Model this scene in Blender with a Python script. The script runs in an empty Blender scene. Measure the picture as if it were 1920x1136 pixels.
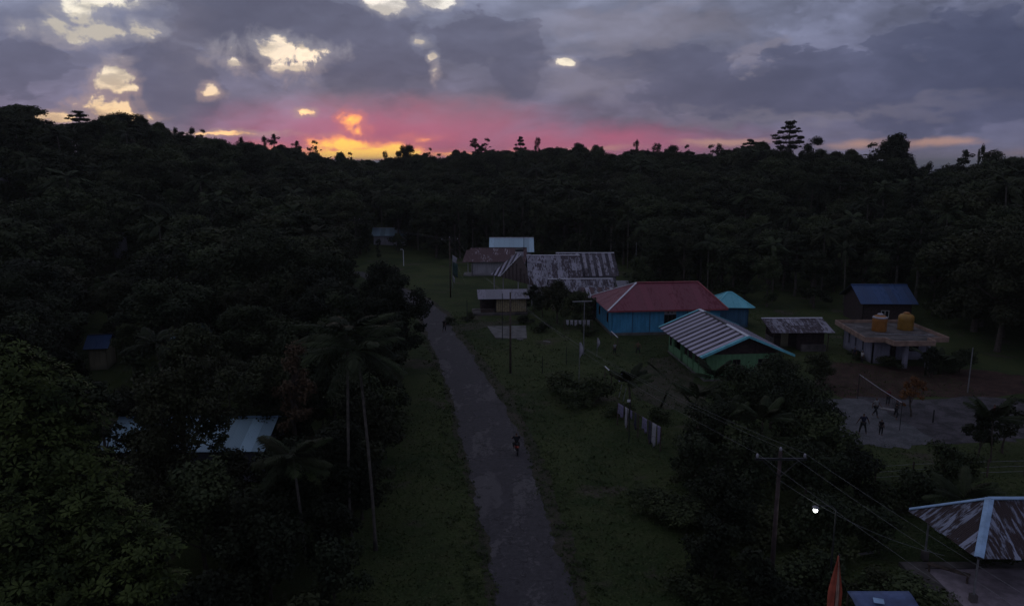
import bpy, math, random
import numpy as np
from mathutils import Vector, Matrix
from math import radians, sin, cos, tan, pi, atan2, sqrt
random.seed(7)
S = bpy.context.scene
COL = S.collection

# ------------------------------------------------------------------ camera
FPX, PIT, CH = 1371.0, radians(10.86), 22.0          # focal length in photo pixels, downward pitch, drone height
cam_d = bpy.data.cameras.new('camera'); cam = bpy.data.objects.new('camera', cam_d); COL.objects.link(cam)
cam.location = (0, 0, CH); cam.rotation_euler = (pi / 2 - PIT, 0, 0)
cam_d.sensor_width = 36; cam_d.lens = FPX / 1920 * 36; cam_d.clip_start = 0.3; cam_d.clip_end = 90000
S.camera = cam
S.render.resolution_x, S.render.resolution_y = 1024, 605
S.view_settings.view_transform = 'Standard'; S.view_settings.look = 'None'
S.view_settings.exposure = 0.0; S.view_settings.gamma = 1.0; S.view_settings.use_curve_mapping = False
S.cycles.max_bounces = 5; S.cycles.diffuse_bounces = 3; S.cycles.glossy_bounces = 2
S.cycles.use_denoising = True


def ray(px, py):
    u = (px - 960) / FPX; v = -(py - 568) / FPX
    return Vector((u, cos(PIT) + v * sin(PIT), -sin(PIT) + v * cos(PIT)))


def P(px, py, z=0.0):                                 # point of the level z seen at a photo pixel
    d = ray(px, py); t = (z - CH) / d.z
    return Vector((d.x * t, d.y * t, z))


def Q(px, py, Y):                                     # point at forward distance Y seen at a photo pixel
    d = ray(px, py); t = Y / d.y
    return Vector((d.x * t, Y, CH + d.z * t))


def project(x, y, z):
    dz = z - CH; d = y * cos(PIT) - dz * sin(PIT); v = y * sin(PIT) + dz * cos(PIT)
    d = max(d, 0.1)
    return 960 + FPX * x / d, 568 - FPX * v / d


def ae(px, py):                                       # azimuth and elevation in degrees
    d = ray(px, py).normalized()
    return math.degrees(atan2(d.x, d.y)), math.degrees(math.asin(d.z))


# ------------------------------------------------------------------ world: dusk sky
SUN_AZ, SUN_EL = -12.0, 1.5
W = bpy.data.worlds.new('World'); S.world = W; W.use_nodes = True
NT = W.node_tree; NT.nodes.clear()


class N:                                              # small helper for wiring shader nodes
    def __init__(s, nt): s.nt = nt
    def node(s, t, **k):
        n = s.nt.nodes.new(t)
        for a, b in k.items(): setattr(n, a, b)
        return n
    def put(s, n, i, v):
        if isinstance(v, bpy.types.NodeSocket): s.nt.links.new(v, n.inputs[i])
        elif v is not None: n.inputs[i].default_value = v
    def m(s, op, a, b=None, c=None, clamp=False):
        n = s.node('ShaderNodeMath', operation=op, use_clamp=clamp)
        s.put(n, 0, a); s.put(n, 1, b); s.put(n, 2, c); return n.outputs[0]
    def v(s, op, a, b=None):
        n = s.node('ShaderNodeVectorMath', operation=op)
        s.put(n, 0, a); s.put(n, 1, b)
        return n.outputs['Value'] if op in ('LENGTH', 'DOT_PRODUCT') else n.outputs[0]
    def noise(s, vec, scale, detail=4, rough=0.5, dist=0.0):
        n = s.node('ShaderNodeTexNoise'); s.put(n, 'Vector', vec)
        n.inputs['Scale'].default_value = scale; n.inputs['Detail'].default_value = detail
        n.inputs['Roughness'].default_value = rough; n.inputs['Distortion'].default_value = dist
        return n.outputs['Fac'], n.outputs['Color']
    def step(s, x, a, b, c=0.0, d=1.0, smooth=True):
        n = s.node('ShaderNodeMapRange', interpolation_type='SMOOTHSTEP' if smooth else 'LINEAR')
        s.put(n, 0, x); n.inputs[1].default_value = a; n.inputs[2].default_value = b
        n.inputs[3].default_value = c; n.inputs[4].default_value = d; return n.outputs[0]
    def mix(s, f, a, b, mode='MIX'):
        n = s.node('ShaderNodeMix', data_type='RGBA', blend_type=mode)
        s.put(n, 0, f)
        for i, q in ((6, a), (7, b)):
            if isinstance(q, tuple): q = (*q, 1) if len(q) == 3 else q
            s.put(n, i, q)
        return n.outputs[2]


w = N(NT)
tc = w.node('ShaderNodeTexCoord').outputs['Generated']
sep = w.node('ShaderNodeSeparateXYZ'); w.put(sep, 0, tc)
dx, dy, dz = sep.outputs
el = w.m('MULTIPLY', w.m('ARCSINE', dz), 57.2958)
az = w.m('MULTIPLY', w.m('ARCTAN2', dx, dy), 57.2958)
comb = w.node('ShaderNodeCombineXYZ'); w.put(comb, 0, az); w.put(comb, 1, el)
flat = comb.outputs[0]
st = w.v('MULTIPLY', tc, (1.0, 1.0, 2.3))
nbig, _ = w.noise(st, 3.1, 8, 0.55, 0.6)
nmid, nmc = w.noise(w.v('ADD', st, (3.1, 1.7, 0.4)), 9.0, 9, 0.6, 0.3)
nfin, nfc = w.noise(w.v('ADD', st, (7.7, 2.2, 5.0)), 26.0, 6, 0.62, 0.2)
pw = w.v('ADD', st, w.v('MULTIPLY', w.v('SUBTRACT', nmc, (0.5, 0.5, 0.5)), (0.10, 0.10, 0.16)))
r1, _ = w.noise(pw, 4.6, 7, 0.52, 0.2)
r2, _ = w.noise(w.v('ADD', pw, (-0.012, 0.02, -0.05)), 4.6, 7, 0.52, 0.2)
relief = w.m('SUBTRACT', r2, r1)


def billow(vec):
    out = None
    for sc_, wt in ((4.2, 0.50), (8.8, 0.28), (18.0, 0.15), (37.0, 0.09)):
        f_, _ = w.noise(vec, sc_, 1.0, 0.5)
        b_ = w.m('MULTIPLY', w.m('ABSOLUTE', w.m('SUBTRACT', w.m('MULTIPLY', f_, 2.0), 1.0)), wt * 2.2)
        out = b_ if out is None else w.m('ADD', out, b_)
    return out


bst = w.v('ADD', st, w.v('MULTIPLY', w.v('SUBTRACT', nmc, (0.5, 0.5, 0.5)), (0.05, 0.05, 0.08)))
bil = billow(bst)
bil2 = billow(w.v('ADD', bst, (0.010, 0.0, -0.030)))
puff = w.m('SUBTRACT', bil, bil2)
warp = w.v('ADD', w.v('MULTIPLY', w.v('SUBTRACT', nmc, (0.5, 0.5, 0.5)), (9, 5.5, 0)),
           w.v('MULTIPLY', w.v('SUBTRACT', nfc, (0.5, 0.5, 0.5)), (4, 3.0, 0)))
fw = w.v('ADD', flat, warp)


def blobs(lst, src=None):
    """largest of several soft ellipses, each (px, py, half width px, half height px, weight)"""
    out = None
    for px, py, sx, sy, k in lst:
        a0, e0 = ae(px, py)
        d = w.v('MULTIPLY', w.v('SUBTRACT', src or fw, (a0, e0, 0)), (23.9 / sx, 23.9 / sy, 0))
        b = w.m('MULTIPLY', w.m('SUBTRACT', 1.0, w.v('LENGTH', d)), k)
        out = b if out is None else w.m('MAXIMUM', out, b)
    return out


# cloud deck: blue grey above, mauve lower, slate to the right
low = w.step(el, 0.0, 11.0)
base = w.mix(low, (0.175, 0.145, 0.222), (0.180, 0.196, 0.280))
zen = w.step(el, 12, 50)
base = w.mix(zen, base, (0.225, 0.242, 0.320))
right = w.step(az, 4.0, 34.0)
base = w.mix(w.m('MULTIPLY', right, 0.68), base, (0.102, 0.114, 0.190))
tone = w.m('ADD', w.m('MULTIPLY', nbig, 1.25), w.m('MULTIPLY', nmid, 0.55))
tone = w.step(tone, 0.62, 1.18, 0.86, 1.36, smooth=False)
tone = w.m('MULTIPLY', tone, w.step(w.m('ADD', r1, w.m('MULTIPLY', bil, -0.20)), 0.36, 0.41, 1.12, 0.92))
tone = w.m('MULTIPLY', tone, w.step(w.m('ADD', nbig, w.m('MULTIPLY', bil, 0.16)), 0.52, 0.57, 0.95, 1.08))
tone = w.m('MULTIPLY', tone, w.step(relief, -0.10, 0.10, 0.91, 1.10, smooth=False))
tone = w.m('MULTIPLY', tone, w.step(puff, -0.20, 0.20, 1.15, 0.86, smooth=False))
base = w.mix(1.0, base, tone, 'MULTIPLY')
edge_ = w.m('ADD', w.m('MULTIPLY', w.m('SUBTRACT', 0.25, bil), 0.9), w.m('MULTIPLY', w.m('SUBTRACT', nfin, 0.5), 0.35))
dark = blobs([(560, 55, 300, 85, 1.1), (700, 130, 125, 75, 1.1), (640, 90, 180, 70, 1), (975, 120, 75, 85, 1.0), (900, 70, 120, 55, .9), (1560, 160, 400, 66, 1.3),
              (1830, 150, 260, 110, 1.1), (40, 100, 110, 70, .9), (330, 190, 110, 50, .9), (300, 130, 120, 60, .8), (1240, 125, 190, 40, .7), (1320, 180, 120, 24, .8)],
             w.v('ADD', flat, w.v('MULTIPLY', warp, (0.5, 0.5, 0))))
dcol = w.mix(right, (0.098, 0.102, 0.165), (0.052, 0.064, 0.130))
base = w.mix(w.m('MULTIPLY', w.step(dark, -0.15, 0.5), 0.42), base, dcol)
base = w.mix(w.m('MULTIPLY', w.step(w.m('ADD', dark, edge_), 0.16, 0.25), 0.46), base, dcol)
pale = w.step(blobs([(1190, 50, 260, 50, 1), (1100, 150, 120, 50, .8), (820, 215, 240, 50, .7), (1430, 105, 70, 18, 1.2), (250, 240, 150, 50, .8),
                     (1500, 215, 380, 22, .7), (640, 200, 200, 60, .6), (330, 80, 80, 120, .4)]), -0.05, 0.7)
base = w.mix(w.m('MULTIPLY', pale, 0.38), base, (0.27, 0.245, 0.30))
# pink afterglow low over the forest
fs = w.v('ADD', flat, w.v('MULTIPLY', warp, (0.8, 0.35, 0)))
pink = w.step(blobs([(740, 264, 440, 98, 1.0), (1080, 274, 440, 56, .9), (560, 272, 260, 60, .8), (760, 215, 120, 42, .6)], fs), 0.0, 0.85)
base = w.mix(w.m('MULTIPLY', pink, 0.74), base, (0.58, 0.135, 0.235))
peach = w.step(blobs([(1360, 268, 120, 11, 1), (1610, 270, 90, 13, 1), (1755, 268, 70, 12, 1.1), (1900, 292, 120, 10, .4), (1120, 276, 130, 7, .7)],
                     w.v('ADD', flat, w.v('MULTIPLY', warp, (0.9, 0.2, 0)))), 0.0, 0.9)
base = w.mix(w.m('MULTIPLY', peach, 0.72), base, (0.62, 0.35, 0.27))
hz = w.m('MULTIPLY', w.step(el, 0.0, 1.5, 1.0, 0.0), w.step(az, 18, 30))
base = w.mix(w.m('MULTIPLY', hz, 0.6), base, (0.16, 0.13, 0.17))
# gaps where the bright evening sky shows through
sky = w.node('ShaderNodeTexSky', sky_type='NISHITA', sun_disc=False)
sky.sun_elevation = radians(SUN_EL); sky.sun_rotation = radians(SUN_AZ); sky.altitude = 30
nish = w.mix(1.0, sky.outputs[0], (0.02, 0.02, 0.02), 'MULTIPLY')
gapcol = w.mix(w.step(el, 2.0, 7.0), (1.0, 0.70, 0.36), (0.80, 0.74, 0.62))
gapcol = w.mix(w.step(el, 8.5, 12.5), gapcol, (0.84, 0.85, 0.82))
gapcol = w.mix(1.0, gapcol, nish, 'ADD')
gap = blobs([(120, 24, 80, 30, 1.3), (100, 44, 66, 22, 1.3), (185, 58, 84, 20, 1.4), (262, 60, 40, 21, 1.4), (200, 2, 70, 18, 1.2), (145, 42, 70, 20, 1.2),
             (735, 8, 50, 20, 1.4), (815, 2, 38, 14, 1.4), (785, 78, 20, 11, .9), (808, 106, 9, 8, 1), (815, 140, 7, 16, .6),
             (520, 98, 66, 30, .75), (545, 124, 50, 13, .8), (440, 118, 18, 8, .7), (212, 146, 36, 25, .85), (230, 165, 26, 9, 1),
             (398, 173, 20, 13, .72), (205, 206, 40, 17, .9), (240, 218, 42, 9, .9), (135, 222, 45, 8, .9), (1060, 116, 19, 8, .8),
             (574, 212, 14, 6, .7), (395, 250, 110, 4, .6)],
            w.v('ADD', flat, w.v('MULTIPLY', warp, (0.20, 0.20, 0))))
niso, _ = w.noise(w.v('ADD', tc, (1.3, 4.4, 2.1)), 21.0, 8, 0.62, 0.4)
gap = w.m('ADD', gap, w.m('ADD', w.m('MULTIPLY', w.m('SUBTRACT', 0.30, bil), 0.8), w.m('MULTIPLY', w.m('SUBTRACT', niso, 0.5), 3.4)))
base = w.mix(w.m('MULTIPLY', w.step(gap, -0.60, 0.22), 0.52), base, w.mix(w.step(el, 3, 9), (0.52, 0.34, 0.30), (0.38, 0.37, 0.42)))
gm1 = w.step(gap, 0.10, 0.46)
gm1 = w.m('MULTIPLY', gm1, w.step(r1, 0.42, 0.56, 1.0, 0.75)); gm1 = w.m('MULTIPLY', gm1, w.step(puff, -0.10, 0.12, 1.0, 0.70))
gapcol = w.mix(1.0, gapcol, w.step(w.m('ADD', nfin, w.m('MULTIPLY', puff, -1.0)), 0.34, 0.60, 0.74, 1.15, smooth=False), 'MULTIPLY')
base = w.mix(gm1, base, gapcol)
# the glow where the sun went down
fg = w.v('ADD', flat, w.v('MULTIPLY', warp, (0.30, 0.16, 0)))
glow = blobs([(690, 287, 135, 13, 1.7), (650, 274, 70, 15, 1.25), (662, 226, 11, 9, .45), (676, 250, 12, 12, .5), (590, 268, 22, 9, .5), (795, 264, 28, 7, .5), (745, 276, 50, 8, .6), (560, 280, 60, 7, .5), (850, 288, 90, 5, .5)], fg)
glow = w.m('ADD', glow, w.m('ADD', w.m('MULTIPLY', w.m('SUBTRACT', niso, 0.5), 2.7), w.m('MULTIPLY', w.m('SUBTRACT', 0.30, bil), 1.4)))
g0 = w.step(glow, -0.75, 0.15); g1 = w.step(glow, -0.05, 0.40); g2 = w.step(glow, 0.25, 0.8)
base = w.mix(w.m('MULTIPLY', g0, 0.45), base, (0.80, 0.22, 0.20))
base = w.mix(w.m('MULTIPLY', g1, 0.92), base, (1.20, 0.42, 0.20))
base = w.mix(g2, base, (1.5, 0.85, 0.16))
base = w.mix(0.04, base, nish)
bg = w.node('ShaderNodeBackground'); w.put(bg, 0, base); bg.inputs[1].default_value = 1.0
wo = w.node('ShaderNodeOutputWorld'); NT.links.new(bg.outputs[0], wo.inputs[0])

sd = bpy.data.lights.new('sun', 'SUN'); sun = bpy.data.objects.new('sun', sd); COL.objects.link(sun)
sd.energy = 0.10; sd.angle = radians(12); sd.color = (1.0, 0.62, 0.5)
sdir = Vector((sin(radians(SUN_AZ)) * cos(radians(4)), cos(radians(SUN_AZ)) * cos(radians(4)), sin(radians(4))))
sun.rotation_euler = sdir.to_track_quat('Z', 'Y').to_euler(); sun.location = (-20, 60, 60)

# ------------------------------------------------------------------ materials


def lin(r, g, b):
    f = lambda c: c / 12.92 if c <= 0.04045 else ((c + 0.055) / 1.055) ** 2.4
    return (f(r / 255), f(g / 255), f(b / 255))


def base_mat(name):
    m = bpy.data.materials.new(name); m.use_nodes = True
    n = N(m.node_tree); b = m.node_tree.nodes['Principled BSDF']
    return m, n, b


def mat(name, c, rough=0.7, var=0.25, scale=2.0, metal=0.0, bump=0.0, emit=None):
    m, n, b = base_mat(name)
    co = n.node('ShaderNodeTexCoord').outputs['Object']
    f, _ = n.noise(co, scale, 6, 0.6)
    dk = tuple(x * (1 - var) for x in c); lt = tuple(min(1, x * (1 + var)) for x in c)
    n.put(b, 'Base Color', n.mix(n.step(f, 0.3, 0.7), dk, lt))
    b.inputs['Roughness'].default_value = rough; b.inputs['Metallic'].default_value = metal
    b.inputs['Specular IOR Level'].default_value = 0.3
    if bump:
        bp = n.node('ShaderNodeBump'); n.put(bp, 'Height', f); bp.inputs['Strength'].default_value = bump
        n.nt.links.new(bp.outputs[0], b.inputs['Normal'])
    if emit:
        b.inputs['Emission Color'].default_value = (*emit[:3], 1); b.inputs['Emission Strength'].default_value = emit[3]
    return m


def leaf_mat(name, c, c2, rough=0.7, spec=0.12, rnd=True):
    m, n, b = base_mat(name)
    co = n.node('ShaderNodeTexCoord').outputs['Object']
    f, _ = n.noise(co, 0.45, 3, 0.6)
    f2, _ = n.noise(co, 5.0, 3, 0.6)
    r = n.node('ShaderNodeObjectInfo').outputs['Random']
    c0 = n.mix(n.step(n.m('ADD', n.m('MULTIPLY', f, 0.6), n.m('MULTIPLY', f2, 0.4)), 0.35, 0.65), c, c2)
    k = n.step(r, 0, 1, 0.5 if rnd else 1.0, 1.5 if rnd else 1.0001, smooth=False)
    c0 = n.mix(1.0, c0, k, 'MULTIPLY')
    br = 0.0 if not rnd else n.step(n.m('FRACT', n.m('MULTIPLY', r, 7.31)), 0.55, 1.0)
    c0 = n.mix(n.m('MULTIPLY', br, 0.4), c0, (0.036, 0.031, 0.016)) if rnd else c0
    n.put(b, 'Base Color', c0)
    b.inputs['Roughness'].default_value = rough; b.inputs['Specular IOR Level'].default_value = spec
    return m


def tin_mat(name, pale, rust, amount=0.5, metal=0.35, rough=0.42, stripe=0.0, tv=1.0):
    """weathered corrugated sheet, each sheet with its own rust; uv in metres, u across the ribs"""
    m, n, b = base_mat(name)
    uv = n.node('ShaderNodeUVMap').outputs[0]
    r = n.node('ShaderNodeObjectInfo').outputs['Random']
    off = n.node('ShaderNodeCombineXYZ'); n.put(off, 0, n.m('MULTIPLY', r, 37.0)); n.put(off, 1, n.m('MULTIPLY', r, 91.0))
    p = n.v('ADD', uv, off.outputs[0])
    f, _ = n.noise(n.v('MULTIPLY', p, (2.6, 0.8, 1)), 1.3, 8, 0.65, 0.4)
    g, _ = n.noise(n.v('MULTIPLY', p, (9.0, 0.7, 1)), 1.0, 5, 0.6)
    h = n.m('ADD', n.m('MULTIPLY', f, 0.7), n.m('MULTIPLY', g, 0.3))
    h = n.m('ADD', h, n.m('MULTIPLY', n.m('SUBTRACT', n.m('FRACT', n.m('MULTIPLY', r, 13.7)), 0.5), 0.14 + stripe))
    k = n.step(h, 0.62 - 0.3 * amount, 0.72 - 0.3 * amount)
    tint = n.mix(1.0, pale, n.step(n.m('FRACT', n.m('MULTIPLY', r, 5.3)), 0, 1, 1 - 0.28 * tv, 1 + 0.15 * tv, smooth=False), 'MULTIPLY')
    n.put(b, 'Base Color', n.mix(k, tint, rust))
    n.put(b, 'Metallic', n.m('MULTIPLY', n.m('SUBTRACT', 1.0, k), metal))
    n.put(b, 'Roughness', n.m('ADD', rough, n.m('MULTIPLY', k, 0.4)))
    wv = n.m('SINE', n.m('MULTIPLY', sepx(n, uv), 2 * pi / 0.11))
    bp = n.node('ShaderNodeBump'); n.put(bp, 'Height', wv); bp.inputs['Distance'].default_value = 0.012
    bp.inputs['Strength'].default_value = 0.6
    n.nt.links.new(bp.outputs[0], b.inputs['Normal'])
    return m


def sepx(n, v):
    s = n.node('ShaderNodeSeparateXYZ'); n.put(s, 0, v); return s.outputs[0]


def wall_mat(name, c, var=0.25):
    m, n, b = base_mat(name)
    co = n.node('ShaderNodeTexCoord').outputs['Object']
    f, _ = n.noise(n.v('MULTIPLY', co, (3.0, 3.0, 0.35)), 1.0, 6, 0.65); f2, _ = n.noise(co, 0.7, 5, 0.6)
    z = n.node('ShaderNodeSeparateXYZ'); n.put(z, 0, co)
    g = n.mix(n.step(f, 0.35, 0.7), tuple(x * (1 + var * .4) for x in c), tuple(x * (1 - var) for x in c))
    g = n.mix(n.m('MULTIPLY', n.step(f2, 0.5, 0.62), 0.35), g, tuple(x * .6 + .02 for x in c))
    g = n.mix(n.m('MULTIPLY', n.step(n.m('ADD', z.outputs[2], n.m('MULTIPLY', f, 0.8)), 1.0, 0.45), 0.5), g, (0.07, 0.062, 0.052))
    n.put(b, 'Base Color', g); b.inputs['Roughness'].default_value = 0.85; b.inputs['Specular IOR Level'].default_value = 0.2
    return m


M = {}
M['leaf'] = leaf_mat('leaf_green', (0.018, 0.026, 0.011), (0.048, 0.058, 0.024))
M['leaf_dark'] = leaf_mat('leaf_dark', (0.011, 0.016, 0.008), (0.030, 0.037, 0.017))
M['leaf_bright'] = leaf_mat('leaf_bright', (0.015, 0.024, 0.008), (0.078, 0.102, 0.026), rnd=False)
M['leaf_brown'] = leaf_mat('leaf_brown', (0.060, 0.040, 0.024), (0.105, 0.068, 0.040), rnd=False)
M['leaf_rust'] = leaf_mat('leaf_rust', (0.11, 0.045, 0.018), (0.19, 0.085, 0.03))
M['palm'] = leaf_mat('palm_leaf', (0.013, 0.020, 0.008), (0.034, 0.043, 0.018), 0.7, 0.12)
M['bark'] = mat('bark', (0.07, 0.055, 0.045), 0.9, 0.4, 3, bump=0.5)
M['bark_pale'] = mat('bark_pale', (0.10, 0.088, 0.075), 0.85, 0.35, 3, bump=0.4)
M['concrete'] = mat('concrete', (0.20, 0.185, 0.185), 0.9, 0.35, 1.2, bump=0.2)
M['concrete_dark'] = mat('concrete_dark', (0.09, 0.078, 0.075), 0.9, 0.5, 0.9, bump=0.2)
M['fascia_pink'] = mat('fascia_buff', (0.27, 0.18, 0.14), 0.85, 0.3, 1.3)
M['wall_white'] = wall_mat('wall_white', (0.40, 0.38, 0.42))
M['wall_lilac'] = wall_mat('wall_lilac', (0.29, 0.28, 0.35))
M['wall_blue'] = wall_mat('wall_blue', (0.075, 0.31, 0.52))
M['wall_bluegrey'] = wall_mat('wall_blue_grey', (0.06, 0.15, 0.25))
M['wall_green'] = wall_mat('wall_green', (0.14, 0.29, 0.15))
M['wall_cream'] = wall_mat('wall_cream', (0.30, 0.27, 0.18))
M['plinth'] = mat('plinth_grey', (0.12, 0.115, 0.11), 0.9, 0.35, 1)
M['dark'] = mat('dark_interior', (0.012, 0.012, 0.013), 0.9, 0.2, 2)
M['wood'] = mat('weathered_wood', (0.075, 0.055, 0.045), 0.85, 0.4, 4, bump=0.3)
M['wood_dark'] = mat('brown_boards', (0.05, 0.034, 0.034), 0.85, 0.35, 3, bump=0.3)
M['plank'] = mat('yellow_plank', (0.33, 0.27, 0.16), 0.85, 0.35, 4, bump=0.2)
M['glass'] = mat('dark_glass', (0.012, 0.015, 0.018), 0.15, 0.1, 2)
M['frame_white'] = mat('white_frame', (0.5, 0.5, 0.5), 0.6, 0.2, 3)
M['metal'] = mat('grey_metal', (0.22, 0.22, 0.23), 0.5, 0.25, 4, 0.4)
M['metal_dark'] = mat('dark_metal', (0.03, 0.03, 0.032), 0.5, 0.25, 4, 0.3)
M['cap_white'] = mat('white_ridge_cap', (0.62, 0.62, 0.68), 0.45, 0.18, 2, 0.1)
M['cap_blue'] = mat('blue_ridge_cap', (0.28, 0.42, 0.60), 0.45, 0.18, 2, 0.1)
M['cap_red'] = mat('red_ridge_cap', (0.24, 0.05, 0.06), 0.5, 0.2, 2)
M['cyan_trim'] = mat('cyan_trim', (0.16, 0.52, 0.60), 0.5, 0.18, 2)
M['orange'] = mat('orange_tank', (0.30, 0.125, 0.03), 0.5, 0.2, 2)
M['yellow'] = mat('yellow_tank', (0.28, 0.15, 0.03), 0.5, 0.2, 2)
M['cloth_white'] = mat('white_cloth', (0.34, 0.33, 0.37), 0.85, 0.2, 5)
M['cloth_lilac'] = mat('lilac_cloth', (0.20, 0.18, 0.28), 0.85, 0.3, 5)
M['cloth_red'] = mat('red_cloth', (0.40, 0.09, 0.055), 0.85, 0.25, 3)
M['cloth_pale'] = mat('pale_cloth', (0.42, 0.28, 0.22), 0.85, 0.25, 3)
M['cloth_green'] = mat('green_cloth', (0.035, 0.07, 0.065), 0.85, 0.25, 3)
M['tarp'] = mat('blue_tarp', (0.07, 0.10, 0.20), 0.45, 0.35, 1.2, bump=0.3)
M['tile'] = mat('pale_floor', (0.27, 0.225, 0.255), 0.6, 0.25, 2)
M['skin'] = mat('skin', (0.12, 0.065, 0.045), 0.6, 0.1, 4)
M['hair'] = mat('hair', (0.01, 0.008, 0.008), 0.6, 0.1, 4)
M['rubber'] = mat('rubber', (0.015, 0.015, 0.016), 0.8, 0.1, 4)
M['bike_red'] = mat('bike_red', (0.18, 0.02, 0.015), 0.35, 0.1, 4)
M['lamp_on'] = mat('lit_lamp', (0.9, 0.95, 0.9), 0.5, 0.0, 2, emit=(0.93, 1.0, 0.95, 14))
M['tin_white'] = tin_mat('rusty_white_tin', (0.255, 0.245, 0.30), (0.050, 0.036, 0.046), 0.56, 0.15, 0.5)
M['tin_rust'] = tin_mat('very_rusty_tin', (0.34, 0.29, 0.33), (0.085, 0.046, 0.050), 0.95, 0.1, 0.5)
M['tin_stripe_pale'] = tin_mat('pale_stripe_tin', (0.42, 0.39, 0.49), (0.24, 0.20, 0.25), 0.15, 0.15, 0.5)
M['tin_stripe_dark'] = tin_mat('dark_stripe_tin', (0.050, 0.040, 0.056), (0.030, 0.022, 0.030), 0.5, 0.1, 0.6)
M['tin_red'] = tin_mat('maroon_tin', (0.165, 0.023, 0.045), (0.125, 0.022, 0.036), 0.3, 0.0, 0.5, tv=0.35)
M['tin_stripe_old'] = tin_mat('old_pale_stripe_tin', (0.27, 0.255, 0.31), (0.06, 0.045, 0.055), 0.5, 0.1, 0.5)
M['tin_cyan'] = tin_mat('cyan_tin', (0.12, 0.46, 0.54), (0.10, 0.38, 0.46), 0.2, 0.0, 0.45)
M['tin_pale_blue'] = tin_mat('pale_blue_tin', (0.33, 0.47, 0.56), (0.27, 0.38, 0.45), 0.2, 0.1, 0.4)
M['tin_blue'] = tin_mat('blue_tin', (0.015, 0.058, 0.17), (0.016, 0.050, 0.13), 0.2, 0.0, 0.45)
M['tin_grey'] = tin_mat('grey_tin', (0.17, 0.16, 0.20), (0.125, 0.115, 0.14), 0.3, 0.1, 0.5)
M['tin_house_left'] = tin_mat('faded_blue_tin', (0.34, 0.50, 0.60), (0.26, 0.40, 0.48), 0.3, 0.1, 0.45)
M['tin_pavilion'] = tin_mat('rust_streaked_tin', (0.22, 0.24, 0.32), (0.035, 0.021, 0.022), 0.72, 0.15, 0.5)

# ------------------------------------------------------------------ mesh helpers


class MB:
    def __init__(s): s.v = []; s.f = []; s.uv = None
    def add(s, vs, fs):
        o = len(s.v); s.v += [tuple(a) for a in vs]; s.f += [tuple(i + o for i in f) for f in fs]; return s
    def box(s, c, d, rz=0.0, rx=0.0):
        R = Matrix.Rotation(rz, 3, 'Z') @ Matrix.Rotation(rx, 3, 'X'); c = Vector(c)
        vs = [c + R @ Vector((sx * d[0] / 2, sy * d[1] / 2, sz * d[2] / 2)) for sz in (-1, 1) for sy in (-1, 1) for sx in (-1, 1)]
        return s.add(vs, [(0, 2, 3, 1), (4, 5, 7, 6), (0, 1, 5, 4), (2, 6, 7, 3), (0, 4, 6, 2), (1, 3, 7, 5)])
    def span(s, a, b):                                # box from corner a to corner b
        return s.box([(a[i] + b[i]) / 2 for i in range(3)], [abs(b[i] - a[i]) for i in range(3)])
    def tube(s, pts, rad, n=8, cap=True):
        pts = [Vector(p) for p in pts]; k = len(pts)
        if not hasattr(rad, '__len__'): rad = [rad] * k
        vs = []; up = Vector((0.13, 0.07, 1)).normalized()
        for i, p in enumerate(pts):
            t = (pts[min(i + 1, k - 1)] - pts[max(i - 1, 0)]).normalized()
            a = t.cross(up)
            if a.length < 0.05: a = t.cross(Vector((1, 0, 0)))
            a.normalize(); b = t.cross(a)
            for j in range(n):
                th = 2 * pi * j / n; vs.append(p + (a * cos(th) + b * sin(th)) * rad[i])
        fs = [(i * n + j, i * n + (j + 1) % n, (i + 1) * n + (j + 1) % n, (i + 1) * n + j) for i in range(k - 1) for j in range(n)]
        if cap: fs += [tuple(reversed(range(n))), tuple(range((k - 1) * n, k * n))]
        return s.add(vs, fs)
    def lathe(s, prof, c=(0, 0, 0), n=16):
        vs = [(c[0] + r * cos(2 * pi * j / n), c[1] + r * sin(2 * pi * j / n), c[2] + z) for r, z in prof for j in range(n)]
        k = len(prof)
        fs = [(i * n + j, i * n + (j + 1) % n, (i + 1) * n + (j + 1) % n, (i + 1) * n + j) for i in range(k - 1) for j in range(n)]
        fs += [tuple(reversed(range(n))), tuple(range((k - 1) * n, k * n))]
        return s.add(vs, fs)
    def prism(s, poly, nrm, th):                      # poly 3D points, thickness along nrm
        k = len(poly); nrm = Vector(nrm).normalized() * th
        vs = [Vector(p) for p in poly] + [Vector(p) + nrm for p in poly]
        fs = [tuple(reversed(range(k))), tuple(range(k, 2 * k))] + [(i, (i + 1) % k, (i + 1) % k + k, i + k) for i in range(k)]
        return s.add(vs, fs)


def link(name, data, parent=None, loc=(0, 0, 0), rz=0.0):
    o = bpy.data.objects.new(name, data); COL.objects.link(o)
    o.location = loc; o.rotation_euler = (0, 0, rz)
    if parent is not None: o.parent = parent
    return o


def mesh(name, mb, m, smooth=False):
    me = bpy.data.meshes.new(name); me.from_pydata(mb.v, [], mb.f)
    for x in (m if isinstance(m, (list, tuple)) else [m]): me.materials.append(M[x] if isinstance(x, str) else x)
    if smooth: me.polygons.foreach_set('use_smooth', [True] * len(me.polygons))
    me.update(); return me


def part(name, mb, m, parent=None, smooth=False, loc=(0, 0, 0), label=None):
    o = link(name, mesh(name, mb, m, smooth), parent, loc)
    if label: o['label'] = label
    return o


def tag(o, label=None, cat=None, group=None, kind=None):
    for k, v in (('label', label), ('category', cat), ('group', group), ('kind', kind)):
        if v: o[k] = v
    return o


def thing(name, loc, label, cat, rz=0.0, group=None):
    return tag(link(name, None, None, loc, rz), label, cat, group)


def copy_tree(o, parent=None):
    c = o.copy(); COL.objects.link(c); c.parent = parent
    for ch in o.children: copy_tree(ch, c)
    return c


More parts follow.
